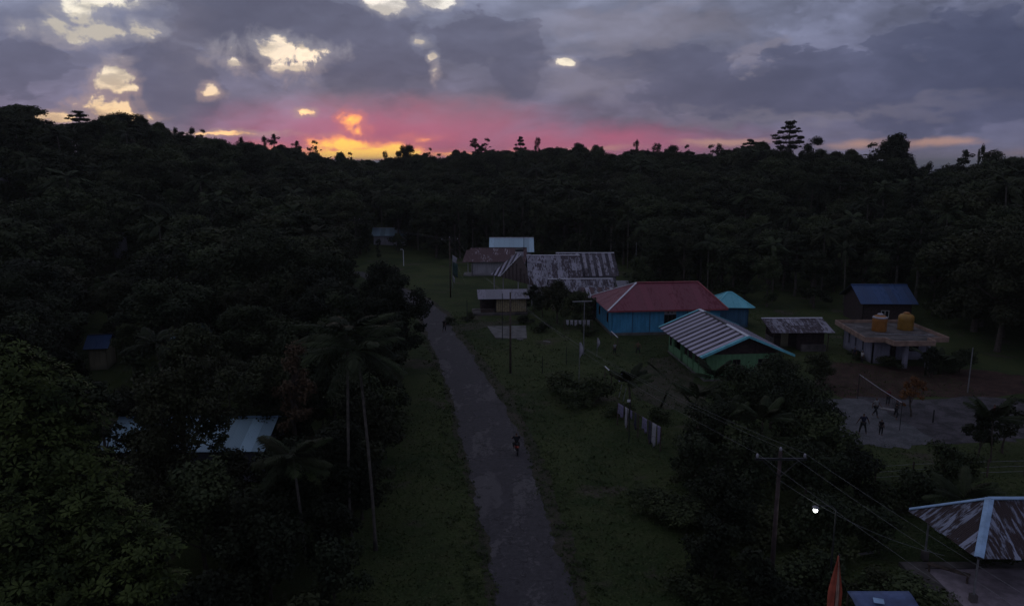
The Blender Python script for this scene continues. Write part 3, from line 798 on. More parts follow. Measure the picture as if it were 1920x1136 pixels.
def tank_building():
    t = thing('flat_roof_building', (40.0, 78.9, 0), 'white-walled building with a flat concrete roof carrying two orange water tanks', 'building')
    o = Vector((40.0, 78.9, 0))
    outl = [(39.24, 86.5), (38.6, 77.6), (40.7, 77.5), (40.9, 75.9), (45.2, 76.0), (45.3, 77.5), (47.6, 77.7), (47.6, 86.6)]
    outl = [Vector((x - o.x, y - o.y, 0)) for x, y in outl]
    mb = MB(); mb.prism([p + Vector((0, 0, 2.82)) for p in reversed(outl)][::-1], (0, 0, 1), .14); rf = part('roof', mb, 'concrete_dark', t)
    n = len(outl)
    for i in range(n):                               # parapet, one piece per side, butted at the corners
        a, b = outl[i], outl[(i + 1) % n]; d = (b - a).normalized(); c = (a + b) / 2
        nrm = Vector((d.y, -d.x, 0))
        part('parapet', MB().box((c.x + nrm.x * .06, c.y + nrm.y * .06, 3.04 + .001 * i), ((b - a).length + .12, .12, .54), atan2(d.y, d.x)), 'fascia_pink', rf)
    lf = wall_run(t, (0.1, 7.2), (0.1, 0.0), 2.82, 'wall_lilac', [(1.3, 1.75, .9, 2.6), (3.0, 3.45, .9, 2.6), (4.8, 5.25, .9, 2.6)])
    for s in (1.3, 3.0, 4.8): window(t, lf, s, s + .45, .9, 2.6, 'wall_lilac', 'glass', 1)
    wall_run(t, (0.1, 0), (2.2, 0), 2.82, 'wall_lilac')
    r2 = wall_run(t, (2.2, 1.6), (7.4, 1.6), 2.82, 'wall_lilac', [(0.4, 1.4, 0.02, 2.2), (2.4, 3.9, 1.0, 2.2)])
    door(t, r2, .4, 1.4, 2.2); window(t, r2, 2.4, 3.9, 1.0, 2.2, 'wood_dark')
    wall_run(t, (2.2, 0.0), (2.2, 1.6), 2.82, 'wall_lilac')
    wall_run(t, (7.4, 1.6), (7.4, 7.2), 2.82, 'wall_lilac'); wall_run(t, (7.4, 7.2), (0.1, 7.2), 2.82, 'wall_lilac')
    part('pillar', MB().box((2.75, -1.9, 1.41), (.42, .42, 2.81)), 'wall_lilac', t); part('pillar', MB().box((5.0, -2.2, 1.41), (.3, .3, 2.81)), 'wall_lilac', t)
    for (x, y, s, m, lb, lidm, cat) in ((42.3, 82.2, .80, 'orange', 'orange plastic water tank with a pale lid, left one on the flat roof', 'cloth_white', 'water tank'),
                                       (45.7, 82.9, .86, 'yellow', 'yellow-orange plastic water tank, right one on the flat roof', 'orange', 'water tank')):
        k = thing('water_tank', (x, y, 2.96), lb, cat, group='water tanks on the flat roof')
        r = s
        part('tank_body', MB().lathe([(r * .96, 0), (r, .08), (r * .97, .5), (r, .56), (r * .97, 1.05), (r, 1.11), (r * .98, 1.55), (r * .8, 1.75), (r * .4, 1.9)], n=24), m, k, True)
        part('lid', MB().lathe([(r * .42, 1.88), (r * .42, 1.98), (r * .3, 2.05), (r * .1, 2.08)], n=18), lidm, k, True)
        if lidm == 'cloth_white': part('rim', MB().lathe([(r * .99, 1.54), (r * 1.06, 1.58), (r * .9, 1.70), (r * .82, 1.73)], n=24), lidm, k, True)
    tag(part('pipe', MB().tube([(1.0, 1.5, 3.0), (3.4, 1.4, 3.0), (7.2, .9, 3.0)], .05), 'metal', rf))
    for i, (x, y) in enumerate(((40.9, 84.0), (46.9, 80.0))):
        tag(part('roof_debris', MB().box((0, 0, .05), (.8, .5, .1), .3 * i), 'concrete', None, loc=(x, y, 2.965)), ['pale scrap lying on the flat roof left of the tanks', 'pale scrap lying on the flat roof right of the tanks'][i], 'debris')


def gable_x(name, label, x0, x1, yf, ye_z, yr, zr, wallm, roofm, capm, cw, rh, D=None, holes=(), cat='house', ov=.6, base=0.0, jag=.0, rz=0.0, wx=None):
    """gable house, ridge along x: eave front yf, ridge yr"""
    D = D or 2 * (yr - yf) - 2 * ov
    return hip_box(name, label, (x0 + ov, yf + ov, base), rz, (x1 - x0) - 2 * ov, D, ye_z, zr, ov, wallm, roofm, capm, 0.0, cw, rh, holes, cat, jag=jag)


school()
hip_box('annex_building', 'small blue annex with bright cyan hipped roof right of the maroon roof', (27.9, 97.1, 0), radians(-3), 4.1, 5.2, 2.75, 4.35, .65, 'wall_bluegrey', ['tin_cyan'], 'cyan_trim', 2.4, .9, 5)
green_house(); shed(); tank_building()
gable_x('blue_roof_house', 'house with a deep blue metal roof behind the water tanks', 47.8, 55.6, 98.3, 2.9, 102.0, 5.0, 'wood_dark', ['tin_blue'], 'tin_blue', .9, 6, rz=radians(-2), holes=[(2.5, 3.6, 1.0, 2.0)])
gable_x('rust_roof_house', 'white-walled house with a very rusty brown roof left of the village hall', -8.5, 3.0, 142.6, 2.75, 147.4, 5.0, 'wall_white', ['tin_rust'], 'wood_dark', 1.1, 2.2, holes=[(7.0, 8.0, 0.02, 2.1)], jag=.15)
gable_x('pale_blue_roof_house', 'house with a smooth pale blue metal roof behind the rusty roofs', -4.9, 4.7, 154.0, 3.3, 158.4, 5.9, 'wall_white', ['tin_pale_blue'], 'cap_white', 1.1, 6)
for k_, x_ in enumerate((-8.3, -7.5)):
    pass
# verandah of the rust-roofed house
vr = thing('verandah', (-9.8, 143.0, 0), 'small open verandah with two white posts at the left end of the rusty-roofed house', 'verandah')
rfv = roof_base(vr, [[(0, 0, 2.7), (2.6, 0, 2.7), (2.6, 4.2, 4.6), (0.6, 4.2, 4.6)]], 'wood_dark'); roof_face(rfv, [(0, 0, 2.7), (2.6, 0, 2.7), (2.6, 4.2, 4.6), (0.6, 4.2, 4.6)], ['tin_rust'], .9, 2.1, jag=.15)
for x in (1.1, 1.9): part('post', MB().box((x, .3, 1.32), (.14, .14, 2.64)), 'wall_white', vr)
part('floor_slab', MB().span((.2, 0, 0), (2.6, 3.5, .25)), 'concrete', vr)


def complex_hall():
    # main hall
    t = gable_x('village_hall', 'long hall with mottled white and rust tin roof behind the kiosk', 2.6, 11.4, 112.6, 2.9, 119.8, 6.9, 'wall_white', ['tin_white'], 'cap_white', .82, 1.9, D=13.2, ov=.6, jag=.18, rz=radians(2.0), cat='hall', holes=[(2.0, 3.0, .02, 2.1), (4.5, 6.0, 1.0, 2.0), (8.0, 9.5, 1.0, 2.0)])
    # front wing
    gable_x('front_wing', 'low wing with a mottled white tin roof standing in front of the long hall', 5.6, 15.6, 108.2, 2.8, 111.9, 4.35, 'wall_cream', ['tin_white'], 'cap_white', .8, 1.5, D=5.0, ov=.45, jag=.2, rz=radians(1.5), cat='house', holes=[(1, 2, 1, 2), (4, 5, .02, 2.05)])
    # right back building
    gable_x('back_hall', 'hall with strongly striped white and rust roof at the right back of the group', 7.6, 17.7, 118.9, 3.6, 126.0, 6.6, 'wall_white', ['tin_stripe_old', 'tin_stripe_dark'], 'cap_white', .55, 2.3, D=12.6, ov=.5, jag=.1, rz=radians(0.5), cat='hall', holes=[(8.0, 9.0, 1.2, 2.6)])
    # porch with boarded gable
    p = thing('entrance_porch', (-1.0, 117.5, 0), 'open porch with dark boarded gable at the left end of the long hall', 'porch')
    o = Vector((-1.0, 117.5, 0)); A = P(920, 515, 3.1) - o; B = P(938, 519, 3.0) - o; C = P(977, 478, 6.7) - o; Dd = P(1002, 536, 3.3) - o; G = C + Vector((-.5, 1.2, -.1))
    rf = roof_base(p, [[A, B, C, G]], 'wood_dark'); roof_face(rf, [A, B, C, G], ['tin_stripe_pale', 'tin_stripe_dark'], .45, 9)
    cap(rf, B + Vector((0, 0, .15)), C + Vector((0, 0, .15)), 'cap_white', .2, name='hip_cap')
    g = part('gable', MB().prism([B + Vector((.1, 0, 0)), Dd, C - Vector((0, 0, .1))], (0.3, 1, 0), .1), 'wood_dark', p)
    for k in range(9):                               # boards of the gable
        f = (k + .5) / 9; a = B + (Dd - B) * f; ztop = (C.z - .35 - a.z) * (1 - abs(f - .45) / (.45 if f < .45 else .55)) 
        if ztop > .25: part('board', MB().box((a.x, a.y - .08, a.z + ztop / 2), (.5, .03, ztop), atan2((Dd - B).y, (Dd - B).x)), 'wood_dark', g)
    for q in (B + Vector((.5, .6, 0)), B.lerp(Dd, .55) + Vector((0, .5, 0)), Dd + Vector((-.4, .5, 0)), A + Vector((.6, .2, 0))):
        part('post', MB().box((q.x, q.y, (q.z - .05) / 2), (.16, .16, q.z - .05)), 'wall_white', p)
    part('floor_slab', MB().span((-2.2, -4.0, 0), (3.0, 6.0, .3)), 'concrete_dark', p)
    part('railing', MB().span((-1.6, -3.9, .3), (2.6, -3.82, 1.0)), 'wood_dark', p)
    # small low roofs
    mono('lean_to', 'small pale lean-to roof at the right end of the striped back hall', (17.2, 115.2, 0), 0, 2.6, 2.6, 2.3, 3.0, .3, ['tin_grey'], .9, 3)
    k = mono('rust_shed', 'low shed with reddish rusty ribbed roof tucked behind the maroon roof', (10.6, 102.0, 0), radians(4), 5.6, 2.6, 3.2, 4.1, .4, ['tin_rust', 'tin_white'], .6, 3)
    part('wall', MB().span((0.1, .1, 0), (5.5, .2, 3.0)), 'wood_dark', k)


complex_hall()


def kiosk():
    t = mono('plank_kiosk', 'small kiosk with upright yellowish planks and a plain grey lean-to roof by the road', (-4.6, 105.3, 0), radians(4.5), 6.8, 3.6, 2.35, 3.05, .4, ['tin_grey'], 1.2, 5, cat='kiosk')
    w0 = 2.3; pl = part('wall', MB().span((w0, .28, .3), (6.75, .34, 2.3)), 'wood_dark', t)
    x = w0
    while x < 6.6:
        wdt = random.uniform(.26, .36); part('plank', MB().box((x + wdt / 2, .25 + random.uniform(-.01, .01), 1.35 + random.uniform(-.03, .03)), (wdt - .035, .03, 1.95)), 'plank', pl); x += wdt
    part('wall', MB().span((w0, .35, .3), (w0 + .08, 3.4, 2.5)), 'wood_dark', t); part('wall', MB().span((6.68, .36, .3), (6.75, 3.4, 2.7)), 'plank', t)
    part('wall', MB().span((.1, 3.42, .0), (6.75, 3.5, 2.8)), 'wood_dark', t)
    part('floor_slab', MB().span((-1.2, -.5, 0), (6.9, 3.6, .28)), 'concrete_dark', t)
    part('bench', MB().span((.1, .3, .28), (1.9, .7, .75)), 'wood', t)
    part('rail', MB().box((-.4, -.3, .8), (1.6, .06, .06)), 'wood', t)


kiosk()
pad = MB(); pad.prism([(-3.4, 97.4, 0), (-2.1, 90.6, 0), (1.9, 90.3, 0), (1.9, 97.8, 0)][::-1], (0, 0, 1), .1)
tag(part('concrete_pad', pad, 'plinth'), 'bare pale concrete pad on the grass in front of the plank kiosk', 'concrete pad')
hip_box('far_house', 'small far white house with a pale tin roof among trees at the road end', (-35.4, 186.8, ground_z(-32, 187) - .2), radians(3), 8.0, 5, 2.6, 4.4, .5, 'wall_white', ['tin_pale_blue'], 'cap_white', 0.0, 1.2, 5, cat='house')
hip_box('roadside_house', 'house with faded blue tin roof half hidden behind the near left tree', (-28.2, 47.9, 0), radians(1.0), 10.6, 6.2, 2.35, 3.6, .5, 'wall_lilac', ['tin_house_left'], 'cap_blue', 0.0, .9, 3.8, cat='house')
hip_box('hut', 'small hut with dark blue roof and pale end wall deep in the left trees', (-45.6, 76.2, 0), radians(12), 1.8, 3.0, 2.3, 3.5, .35, 'wall_cream', ['tin_blue'], 'metal_dark', 0.0, .9, 4, cat='hut')
hip_box('hidden_house', 'house seen only by a pale strip of roof behind dense left trees', (-36.4, 77.5, 0), radians(78), 5.6, 2.2, 2.6, 3.5, .3, 'wall_cream', ['tin_pale_blue'], 'cap_white', 0.0, .9, 4, cat='house')
hip_box('hillside_house', 'house with white rusty roof pieces showing through trees on the left hillside', (-106, 146, ground_z(-104, 147) + 1.5), radians(-6), 6.5, 4, 3.0, 5.2, .5, 'wall_white', ['tin_pale_blue'], 'cap_white', 0.0, 1.2, 3, cat='house')
hip_box('white_shack', 'tiny white shack wall glimpsed between dark trees left of centre', (-72.6, 132.5, ground_z(-72, 133)), 0, 1.5, 2.2, 4.6, 5.4, .2, 'wall_white', ['tin_rust'], 'wood_dark', 0.0, .9, 3, cat='shack')


def pavilion():
    t = thing('pavilion', (22.5, 32.6, 0), 'open pavilion with rust-streaked hipped roof and blue hip cap, lower right corner', 'pavilion')
    o = Vector((22.5, 32.6, 0))
    A = P(1835, 1048, 2.75) - o; L = P(1705, 957, 2.75) - o; Wd = 9.5; e = 2.75
    A.z = L.z = e
    B = A + Vector((Wd, 0.0, 0)); C = B + (L - A)
    E = P(1855, 937, 4.55) - o; G = E + Vector((Wd - 4.4, 0, 0))
    fs = [[A, B, G, E], [L, A, E], [C, L, E, G], [B, C, G]]
    rf = roof_base(t, fs, 'wood_dark')
    for f in fs: roof_face(rf, f, ['tin_pavilion'], .42, 2.6, jag=.08)
    z = Vector((0, 0, .13))
    cap(rf, A + z, E + z, 'cap_blue', .42, name='hip_cap'); cap(rf, L + z, E + z, 'cap_blue', .26, name='hip_cap')
    cap(rf, E + z, G + z, 'cap_blue', .30); cap(rf, B + z, G + z, 'cap_blue', .30, name='hip_cap'); cap(rf, C + z, G + z, 'cap_blue', .3, name='hip_cap')
    i = .28
    for q in (A + Vector((i, i + .15, 0)), L + Vector((i + .55, -.55, 0)), B + Vector((-i, i, 0)), C + Vector((-i, -i, 0)), A.lerp(B, .5) + Vector((0, i, 0))):
        part('post', MB().tube([(q.x, q.y, .05), (q.x, q.y, e - .02)], .055, 8), 'metal', t)
        part('footing', MB().box((q.x, q.y, .32), (.3, .3, .5)), 'concrete_dark', t)
    # low kerb wall and pale floor
    fl = part('floor', MB().span((.15, .4, .02), (9.3, 4.0, .16)), 'tile', t)
    part('kerb', MB().span((-1.0, -4.2, .02), (.1, 4.6, .24)), 'concrete_dark', t); part('kerb', MB().span((.1, 4.0, .02), (9.3, 4.6, .24)), 'concrete_dark', t)
    part('floor', MB().span((.12, -4.2, .02), (9.3, .38, .13)), 'tile', t)
    part('bench', MB().box((.9, 3.2, .62), (2.0, .3, .07), radians(-38)), 'wood', t)
    for q in ((.2, 3.75), (1.6, 2.65)): part('bench_leg', MB().box((q[0], q[1], .36), (.1, .2, .45), radians(-38)), 'wood', t)


pavilion()

# ------------------------------------------------------------------ vegetation


def np_mesh(name, V, F4, mats, mi=None):
    me = bpy.data.meshes.new(name); nv, nf = len(V), len(F4)
    me.vertices.add(nv); me.vertices.foreach_set('co', V.astype(np.float32).ravel())
    me.loops.add(nf * 4); me.loops.foreach_set('vertex_index', F4.astype(np.int32).ravel())
    me.polygons.add(nf); me.polygons.foreach_set('loop_start', np.arange(0, nf * 4, 4, dtype=np.int32))
    try: me.polygons.foreach_set('loop_total', np.full(nf, 4, dtype=np.int32))
    except Exception: pass
    for m in mats: me.materials.append(M[m])
    me.update(calc_edges=True); return me


def leaves(name, clumps, per, size, m, seed, up=0.45, squash=0.75, wide=0.6, shell=0.45, droop=0.0):
    """clumps: (x, y, z, r); per: leaves for a clump of radius 1 (scales with r^2)"""
    rng = np.random.default_rng(seed); Ps = []; Ns = []; Sz = []
    for (x, y, z, r) in clumps:
        n = int(per * r * r) + 8
        d = rng.normal(size=(n, 3)); d /= np.linalg.norm(d, axis=1)[:, None]
        rad = r * rng.random(n) ** shell
        lump = 1 + 0.22 * np.sin(d[:, 0] * 5 + x * 3) * np.cos(d[:, 1] * 4 + z)
        p = d * (rad * lump)[:, None]; p[:, 2] *= squash
        p += np.array([x, y, z]); Ps.append(p)
        nn = d * 0.8 + rng.normal(size=(n, 3)) * 0.5 + np.array([0, 0, up]); Ns.append(nn)
        Sz.append(size * (0.6 + 0.8 * rng.random(n)))
    p = np.concatenate(Ps); nn = np.concatenate(Ns); s = np.concatenate(Sz)
    nn /= np.linalg.norm(nn, axis=1)[:, None]
    a = np.cross(nn, rng.normal(size=nn.shape)); a /= np.linalg.norm(a, axis=1)[:, None] + 1e-9
    if droop: a[:, 2] -= droop; a /= np.linalg.norm(a, axis=1)[:, None]
    b = np.cross(nn, a); b /= np.linalg.norm(b, axis=1)[:, None] + 1e-9
    L = s[:, None]; Wd = (s * wide * (0.7 + 0.6 * rng.random(len(s))))[:, None] * 0.5
    k = (0.35 + 0.3 * rng.random(len(s)))[:, None]
    V = np.stack([p - a * L * .5, p - a * L * (.5 - k) + b * Wd, p + a * L * .5 - nn * L * .12, p - a * L * (.5 - k) - b * Wd], 1).reshape(-1, 3)
    F = np.arange(len(V)).reshape(-1, 4)
    return np_mesh(name, V, F, [m])


def rosettes(name, clumps, per, size, m, seed, nleaf=7, squash=.8):
    """whorls of leaves facing outward, for the tree close to the camera"""
    rng = np.random.default_rng(seed); Vs = []
    for (x, y, z, r) in clumps:
        n = int(per * r * r)
        d = rng.normal(size=(n, 3)); d /= np.linalg.norm(d, axis=1)[:, None]; d[:, 2] = np.abs(d[:, 2]) * np.where(rng.random(n) < .75, 1, -1)
        p = d * (r * rng.random(n) ** .28)[:, None]; p[:, 2] *= squash; p += (x, y, z)
        for i in range(n):
            ax = d[i] * .6 + (0, 0, .8) + rng.normal(size=3) * .25; ax /= np.linalg.norm(ax)
            t = np.cross(ax, rng.normal(size=3)); t /= np.linalg.norm(t); u = np.cross(ax, t); ph = rng.random() * 6.28
            L = size * (.45 + 1.0 * rng.random()); kk = nleaf + rng.integers(-2, 2)
            for q in range(kk):
                th = ph + 2 * pi * q / kk + rng.normal() * .15
                o = t * cos(th) + u * sin(th); rise = .25 + .35 * rng.random()
                o = o + ax * rise; o /= np.linalg.norm(o); sd = np.cross(ax, o); sd /= np.linalg.norm(sd)
                l = L * (.75 + .4 * rng.random()); c = p[i]
                Vs.append((c + o * l * .12, c + o * l * .6 + sd * l * .17 - ax * l * .02, c + o * l - ax * l * .22, c + o * l * .6 - sd * l * .17 - ax * l * .02))
    V = np.array(Vs).reshape(-1, 3)
    return np_mesh(name, V, np.arange(len(V)).reshape(-1, 4), [m])


def trunk_mb(h, r, limbs, lean=0.3, seed=0, n=7):
    rng = random.Random(seed); mb = MB(); pts = []; k = 6
    dx_, dy_ = rng.uniform(-lean, lean), rng.uniform(-lean, lean)
    for i in range(k + 1):
        f = i / k; pts.append((dx_ * f * f + rng.uniform(-.06, .06), dy_ * f * f + rng.uniform(-.06, .06), -0.3 + (h + .3) * f))
    mb.tube(pts, [r * (1.25 if i == 0 else 1 - .55 * i / k) for i in range(k + 1)], n)
    for (x, y, z, rr) in limbs:
        f = rng.uniform(.55, .95); b = Vector(pts[int(f * k)]); e = Vector((x, y, z)); m = b.lerp(e, .5) + Vector((0, 0, -.15 * (e - b).length * .3 + .2))
        mb.tube([b, m, e], [r * .38, r * .22, r * .08], 5)
    return mb


def crown_clumps(kind, seed):
    """returns clumps for a tree of height about 14"""
    rng = random.Random(seed); C = []
    if kind == 'round':
        R, zc = rng.uniform(3.4, 4.2), 9.6
        for i in range(20):
            th = rng.uniform(0, 2 * pi); ph = rng.uniform(-.25, 1.0) * pi / 2; q = R * rng.uniform(.6, .95)
            C.append((q * cos(th) * cos(ph), q * sin(th) * cos(ph), zc + q * 1.0 * sin(ph), rng.uniform(.8, 1.55)))
        C += [(0, 0, zc + .8, 2.4), (1, .5, zc - .6, 2.0), (-1, -.8, zc, 2.1)]
    elif kind == 'lumpy':
        for i in range(17):
            th = rng.uniform(0, 2 * pi); q = rng.uniform(0, 3.4) ; z = rng.uniform(6.2, 13.2 - q * .7)
            C.append((q * cos(th), q * sin(th), z, rng.uniform(.8, 1.5)))
        C += [(0, 0, 9, 2.1), (.4, -.3, 11, 1.5)]
    elif kind == 'tier':
        for z, R, n in ((6.6, 2.6, 6), (8.6, 3.8, 12), (10.2, 4.2, 13), (11.7, 3.4, 11), (12.8, 2.2, 7), (13.6, .9, 3)):
            for i in range(n):
                th = 2 * pi * i / n + rng.uniform(-.4, .4); q = R * rng.uniform(.15, 1)
                C.append((q * cos(th), q * sin(th), z + rng.uniform(-.25, .25), rng.uniform(.75, 1.1)))
    elif kind == 'column':
        for i in range(20):
            z = rng.uniform(1.5, 13.3); R = 1.5 * (1 if z < 10 else 1.25) * (1 - max(0, z - 12) * .35); th = rng.uniform(0, 2 * pi)
            C.append((R * .7 * cos(th), R * .7 * sin(th), z, rng.uniform(.75, 1.3)))
    elif kind == 'sparse':
        for i in range(26):
            th = rng.uniform(0, 2 * pi); z = rng.uniform(7.0, 13.4); q = rng.uniform(.2, 2.3) * (1 - max(0, z - 11) * .25)
            C.append((q * cos(th), q * sin(th), z, rng.uniform(.35, .75)))
        C += [(0, 0, 13.4, .7)]
    elif kind == 'bush':
        for i in range(12):
            th = rng.uniform(0, 2 * pi); q = rng.uniform(0, 1.5); C.append((q * cos(th), q * sin(th), rng.uniform(.5, 2.1 - q * .5), rng.uniform(.5, .85)))
    if kind in ('round', 'lumpy'):
        for i in range(7):
            th = rng.uniform(0, 2 * pi); q = rng.uniform(.6, 2.4); C.append((q * cos(th), q * sin(th), rng.uniform(2.0, 6.5), rng.uniform(.9, 1.4)))
    return C


def tree_meshes(kind, seed, per, size, leafm, bark='bark'):
    C = crown_clumps(kind, seed)
    sq = {'tier': .42, 'round': .78, 'lumpy': .8, 'column': 1.0, 'sparse': .7, 'bush': .8}[kind]
    cm = leaves(kind + '_crown', C, per, size, leafm, seed, squash=sq, wide=.75, shell=.42)
    limbs = [] if kind in ('column', 'bush') else [c for i, c in enumerate(C) if i % 2 == 0][:9]
    th = {'round': 8.6, 'lumpy': 8.6, 'tier': 12.4, 'column': 11, 'sparse': 11.5, 'bush': 1.2}[kind]
    tm = mesh('trunk', trunk_mb(th, {'bush': .07, 'sparse': .17}.get(kind, .24), limbs, .4 if kind != 'bush' else .1, seed), bark)
    return cm, tm


PROTO = {}
for kind, seeds, per, size, lm, bk in (('round', (1, 2, 3, 4), 190, .34, 'leaf', 'bark'), ('lumpy', (11, 12, 13), 190, .33, 'leaf', 'bark'), ('tier', (21, 22), 210, .29, 'leaf_dark', 'bark_pale'),
                                       ('column', (31, 32), 210, .30, 'leaf_dark', 'bark'), ('sparse', (41, 42), 150, .30, 'leaf_dark', 'bark_pale')):
    PROTO[kind] = [tree_meshes(kind, s, per, size, lm, bk) for s in seeds]
PROTO['near'] = [tree_meshes('round', 51, 420, .24, 'leaf_dark'), tree_meshes('lumpy', 52, 420, .24, 'leaf'), tree_meshes('round', 53, 420, .24, 'leaf_dark')]
PROTO['bush'] = [tree_meshes('bush', s, 420, .17, 'leaf', 'bark') for s in (61, 62, 63)]


def frond_mb(L, pairs, ll, droop, up, seed, width=.05, fall=.55):
    rng = random.Random(seed); mb = MB(); pts = []
    for i in range(9):
        f = i / 8; pts.append(Vector((L * f * cos(up) * (1 - .12 * f * f), 0, L * f * sin(up) - droop * L * f * f)))
    mb.tube(pts, [.035 * (1 - .8 * i / 8) for i in range(9)], 4)
    for k in range(pairs):
        f = .14 + .86 * (k + .5) / pairs; i = min(int(f * 8), 7); c = pts[i].lerp(pts[i + 1], f * 8 - i); t = (pts[i + 1] - pts[i]).normalized()
        l = ll * (sin(pi * min(1, f * .92 + .08)) ** .6) * rng.uniform(.85, 1.1) + .05
        for s in (-1, 1):
            d = (Vector((0, s, 0)) + t * .55 + Vector((0, 0, -fall * rng.uniform(.6, 1.3)))).normalized()
            m_ = c + d * l * .55 + Vector((0, 0, .05)); e = c + d * l + Vector((0, 0, -.18 * l)); wv = t * width * rng.uniform(.8, 1.2)
            o = len(mb.v); mb.v += [tuple(c - wv * .6), tuple(c + wv * .6), tuple(m_ + wv), tuple(m_ - wv), tuple(e)]
            mb.f += [(o, o + 1, o + 2, o + 3), (o + 3, o + 2, o + 4)]
    return mb


def palm_crown_single(seed, n=15, L=3.6):
    rng = random.Random(seed); out = MB()
    for i in range(n):
        up = rng.uniform(-.25, 1.1); f = frond_mb(L * rng.uniform(.85, 1.1), 13, .75, rng.uniform(.35, .6), up, seed * 31 + i, .10)
        R = Matrix.Rotation(2 * pi * i / n * 2.4 + rng.uniform(-.2, .2), 3, 'Z'); out.add([R @ Vector(v) for v in f.v], f.f)
    return out


def palm_trunk(h, r, seed):
    rng = random.Random(seed); mb = MB(); lx, ly = rng.uniform(-.6, .6), rng.uniform(-.6, .6)
    pts = [(lx * (i / 10) ** 1.6, ly * (i / 10) ** 1.6, -.2 + (h + .2) * i / 10) for i in range(11)]
    mb.tube(pts, [r * (1.5 if i == 0 else 1.0 - .03 * i) for i in range(11)], 8); return mb, Vector(pts[-1])


PALM = []
for s in (71, 72, 73):
    tb, top = palm_trunk(11.5, .14, s); cm = palm_crown_single(s); cm.v = [tuple(Vector(v) + top) for v in cm.v]
    PALM.append((mesh('palm_crown', cm, 'palm'), mesh('palm_trunk', tb, 'bark_pale')))
PROTO['palm'] = PALM


def put_tree(name, kind, idx, x, y, h, label, cat='tree', group=None, width=1.0, z=None, rz=None, mats=None, base_h=14.0):
    cm, tm = PROTO[kind][idx % len(PROTO[kind])]
    t = thing(name, (x, y, ground_z(x, y) if z is None else z), label, cat, rz if rz is not None else random.uniform(0, 6.28), group)
    s = h / base_h; t.scale = (s * width, s * width, s)
    c = link('crown', cm, t); k = link('trunk', tm, t)
    if mats:
        me = cm.copy(); me.materials.clear(); me.materials.append(M[mats]); c.data = me
    return t


# keep sight lines open: (px0, py0, px1, py1, forward distance of what shows there)
KEEP = [(878, 448, 1150, 600, 104), (1100, 520, 1418, 636, 91), (1236, 585, 1486, 716, 70), (1437, 592, 1562, 656, 83), (1566, 570, 1780, 690, 75), (1612, 533, 1720, 575, 97),
        (705, 402, 760, 432, 186), (684, 478, 745, 522, 140), (745, 462, 880, 600, 118), (238, 788, 268, 815, 48), (458, 788, 513, 852, 47), (178, 632, 194, 676, 75), (370, 614, 392, 648, 76),
        (221, 482, 227, 490, 130), (22, 334, 30, 344, 140), (56, 338, 64, 346, 140), (1585, 745, 1705, 832, 55), (1705, 755, 1890, 815, 56), (1700, 930, 1920, 1136, 33), (800, 560, 1000, 1136, 30)]
VILLAGE = [(-5, -60), (-6.5, 30), (-8, 60), (-12, 74), (-14, 90), (-18, 104), (-19, 118), (-29, 137), (-38, 150), (-34, 166), (-12, 170), (8, 168), (21, 150), (24, 130), (34, 113), (46, 109), (61, 108), (60, 85), (57, 70), (54, 50), (44, 28), (34, -60)]


def inside(x, y, poly):
    c = False; n = len(poly)
    for i in range(n):
        (a, b), (d, e) = poly[i], poly[(i + 1) % n]
        if (b > y) != (e > y) and x < (d - a) * (y - b) / (e - b) + a: c = not c
    return c


def on_road(x, y, m=2.5):
    for (lx, ly), (rx, ry) in zip(RL, RR):
        if abs((ly + ry) / 2 - y) < 8 and lx - m < x < rx + m: return True
    return False


def blocked(x, y, z, h, r):
    p = project(x, y, z + h); q = project(x, y, z + h * .25)
    d = y * cos(PIT) + 4; w_ = r * FPX / d
    for a, b, c, e, D in KEEP:
        if y < D - 1 and p[0] + w_ > a and p[0] - w_ < c and p[1] < e and q[1] > b: return True
    return False


cand = []
rs = np.random.default_rng(5)


def in_wedge(x, y): return y > 18 and abs(x) < y * 0.80 + 6


# skyline row: trees whose tops draw the photographed horizon
skyline_special = [(28, 192, 'round', 1.5), (75, 212, 'lumpy', 1.1), (147, 209, 'tier', .9), (192, 214, 'lumpy', 1), (228, 200, 'lumpy', 1.35), (262, 216, 'round', .9), (296, 224, 'round', .8), (330, 238, 'column', .6),
                   (357, 240, 'column', .7), (378, 241, 'sparse', .7), (450, 256, 'column', .6), (497, 256, 'column', .7), (513, 250, 'sparse', .7), (556, 263, 'sparse', .7), (588, 262, 'sparse', .8), (640, 282, 'round', .6), (655, 284, 'sparse', .6),
                   (722, 282, 'column', .5), (762, 271, 'round', .8), (806, 276, 'sparse', .6), (855, 278, 'round', .8), (890, 258, 'sparse', .9), (912, 258, 'sparse', .9), (975, 257, 'tier', .6), (1008, 256, 'column', .55), (1085, 266, 'round', 1.0), (1120, 270, 'round', .9),
                   (1193, 263, 'column', .6), (1232, 267, 'column', .8), (1260, 270, 'round', .8), (1290, 270, 'sparse', .6), (1335, 270, 'sparse', .9), (1350, 268, 'column', .6), (1410, 262, 'tier', .9), (1432, 262, 'round', .9),
                   (1530, 258, 'column', 1.5), (1597, 276, 'round', .8), (1640, 266, 'sparse', 1.0), (1684, 246, 'round', 1.15), (1705, 290, 'column', .9), (1739, 295, 'lumpy', .6), (1812, 279, 'sparse', .7), (1841, 272, 'column', .4), (1868, 266, 'lumpy', 1.0), (1900, 288, 'round', .9)]
NAMES = {'round': 'broad_crowned_tree', 'lumpy': 'bushy_tree', 'column': 'vine_draped_tree', 'tier': 'layered_tree', 'sparse': 'thin_crowned_tree', 'palm': 'coconut_palm', 'near': 'broad_crowned_tree'}
DESC = {'round': 'domed crown', 'lumpy': 'uneven bushy crown', 'column': 'narrow crown', 'tier': 'flat layered crown', 'sparse': 'thin crown'}


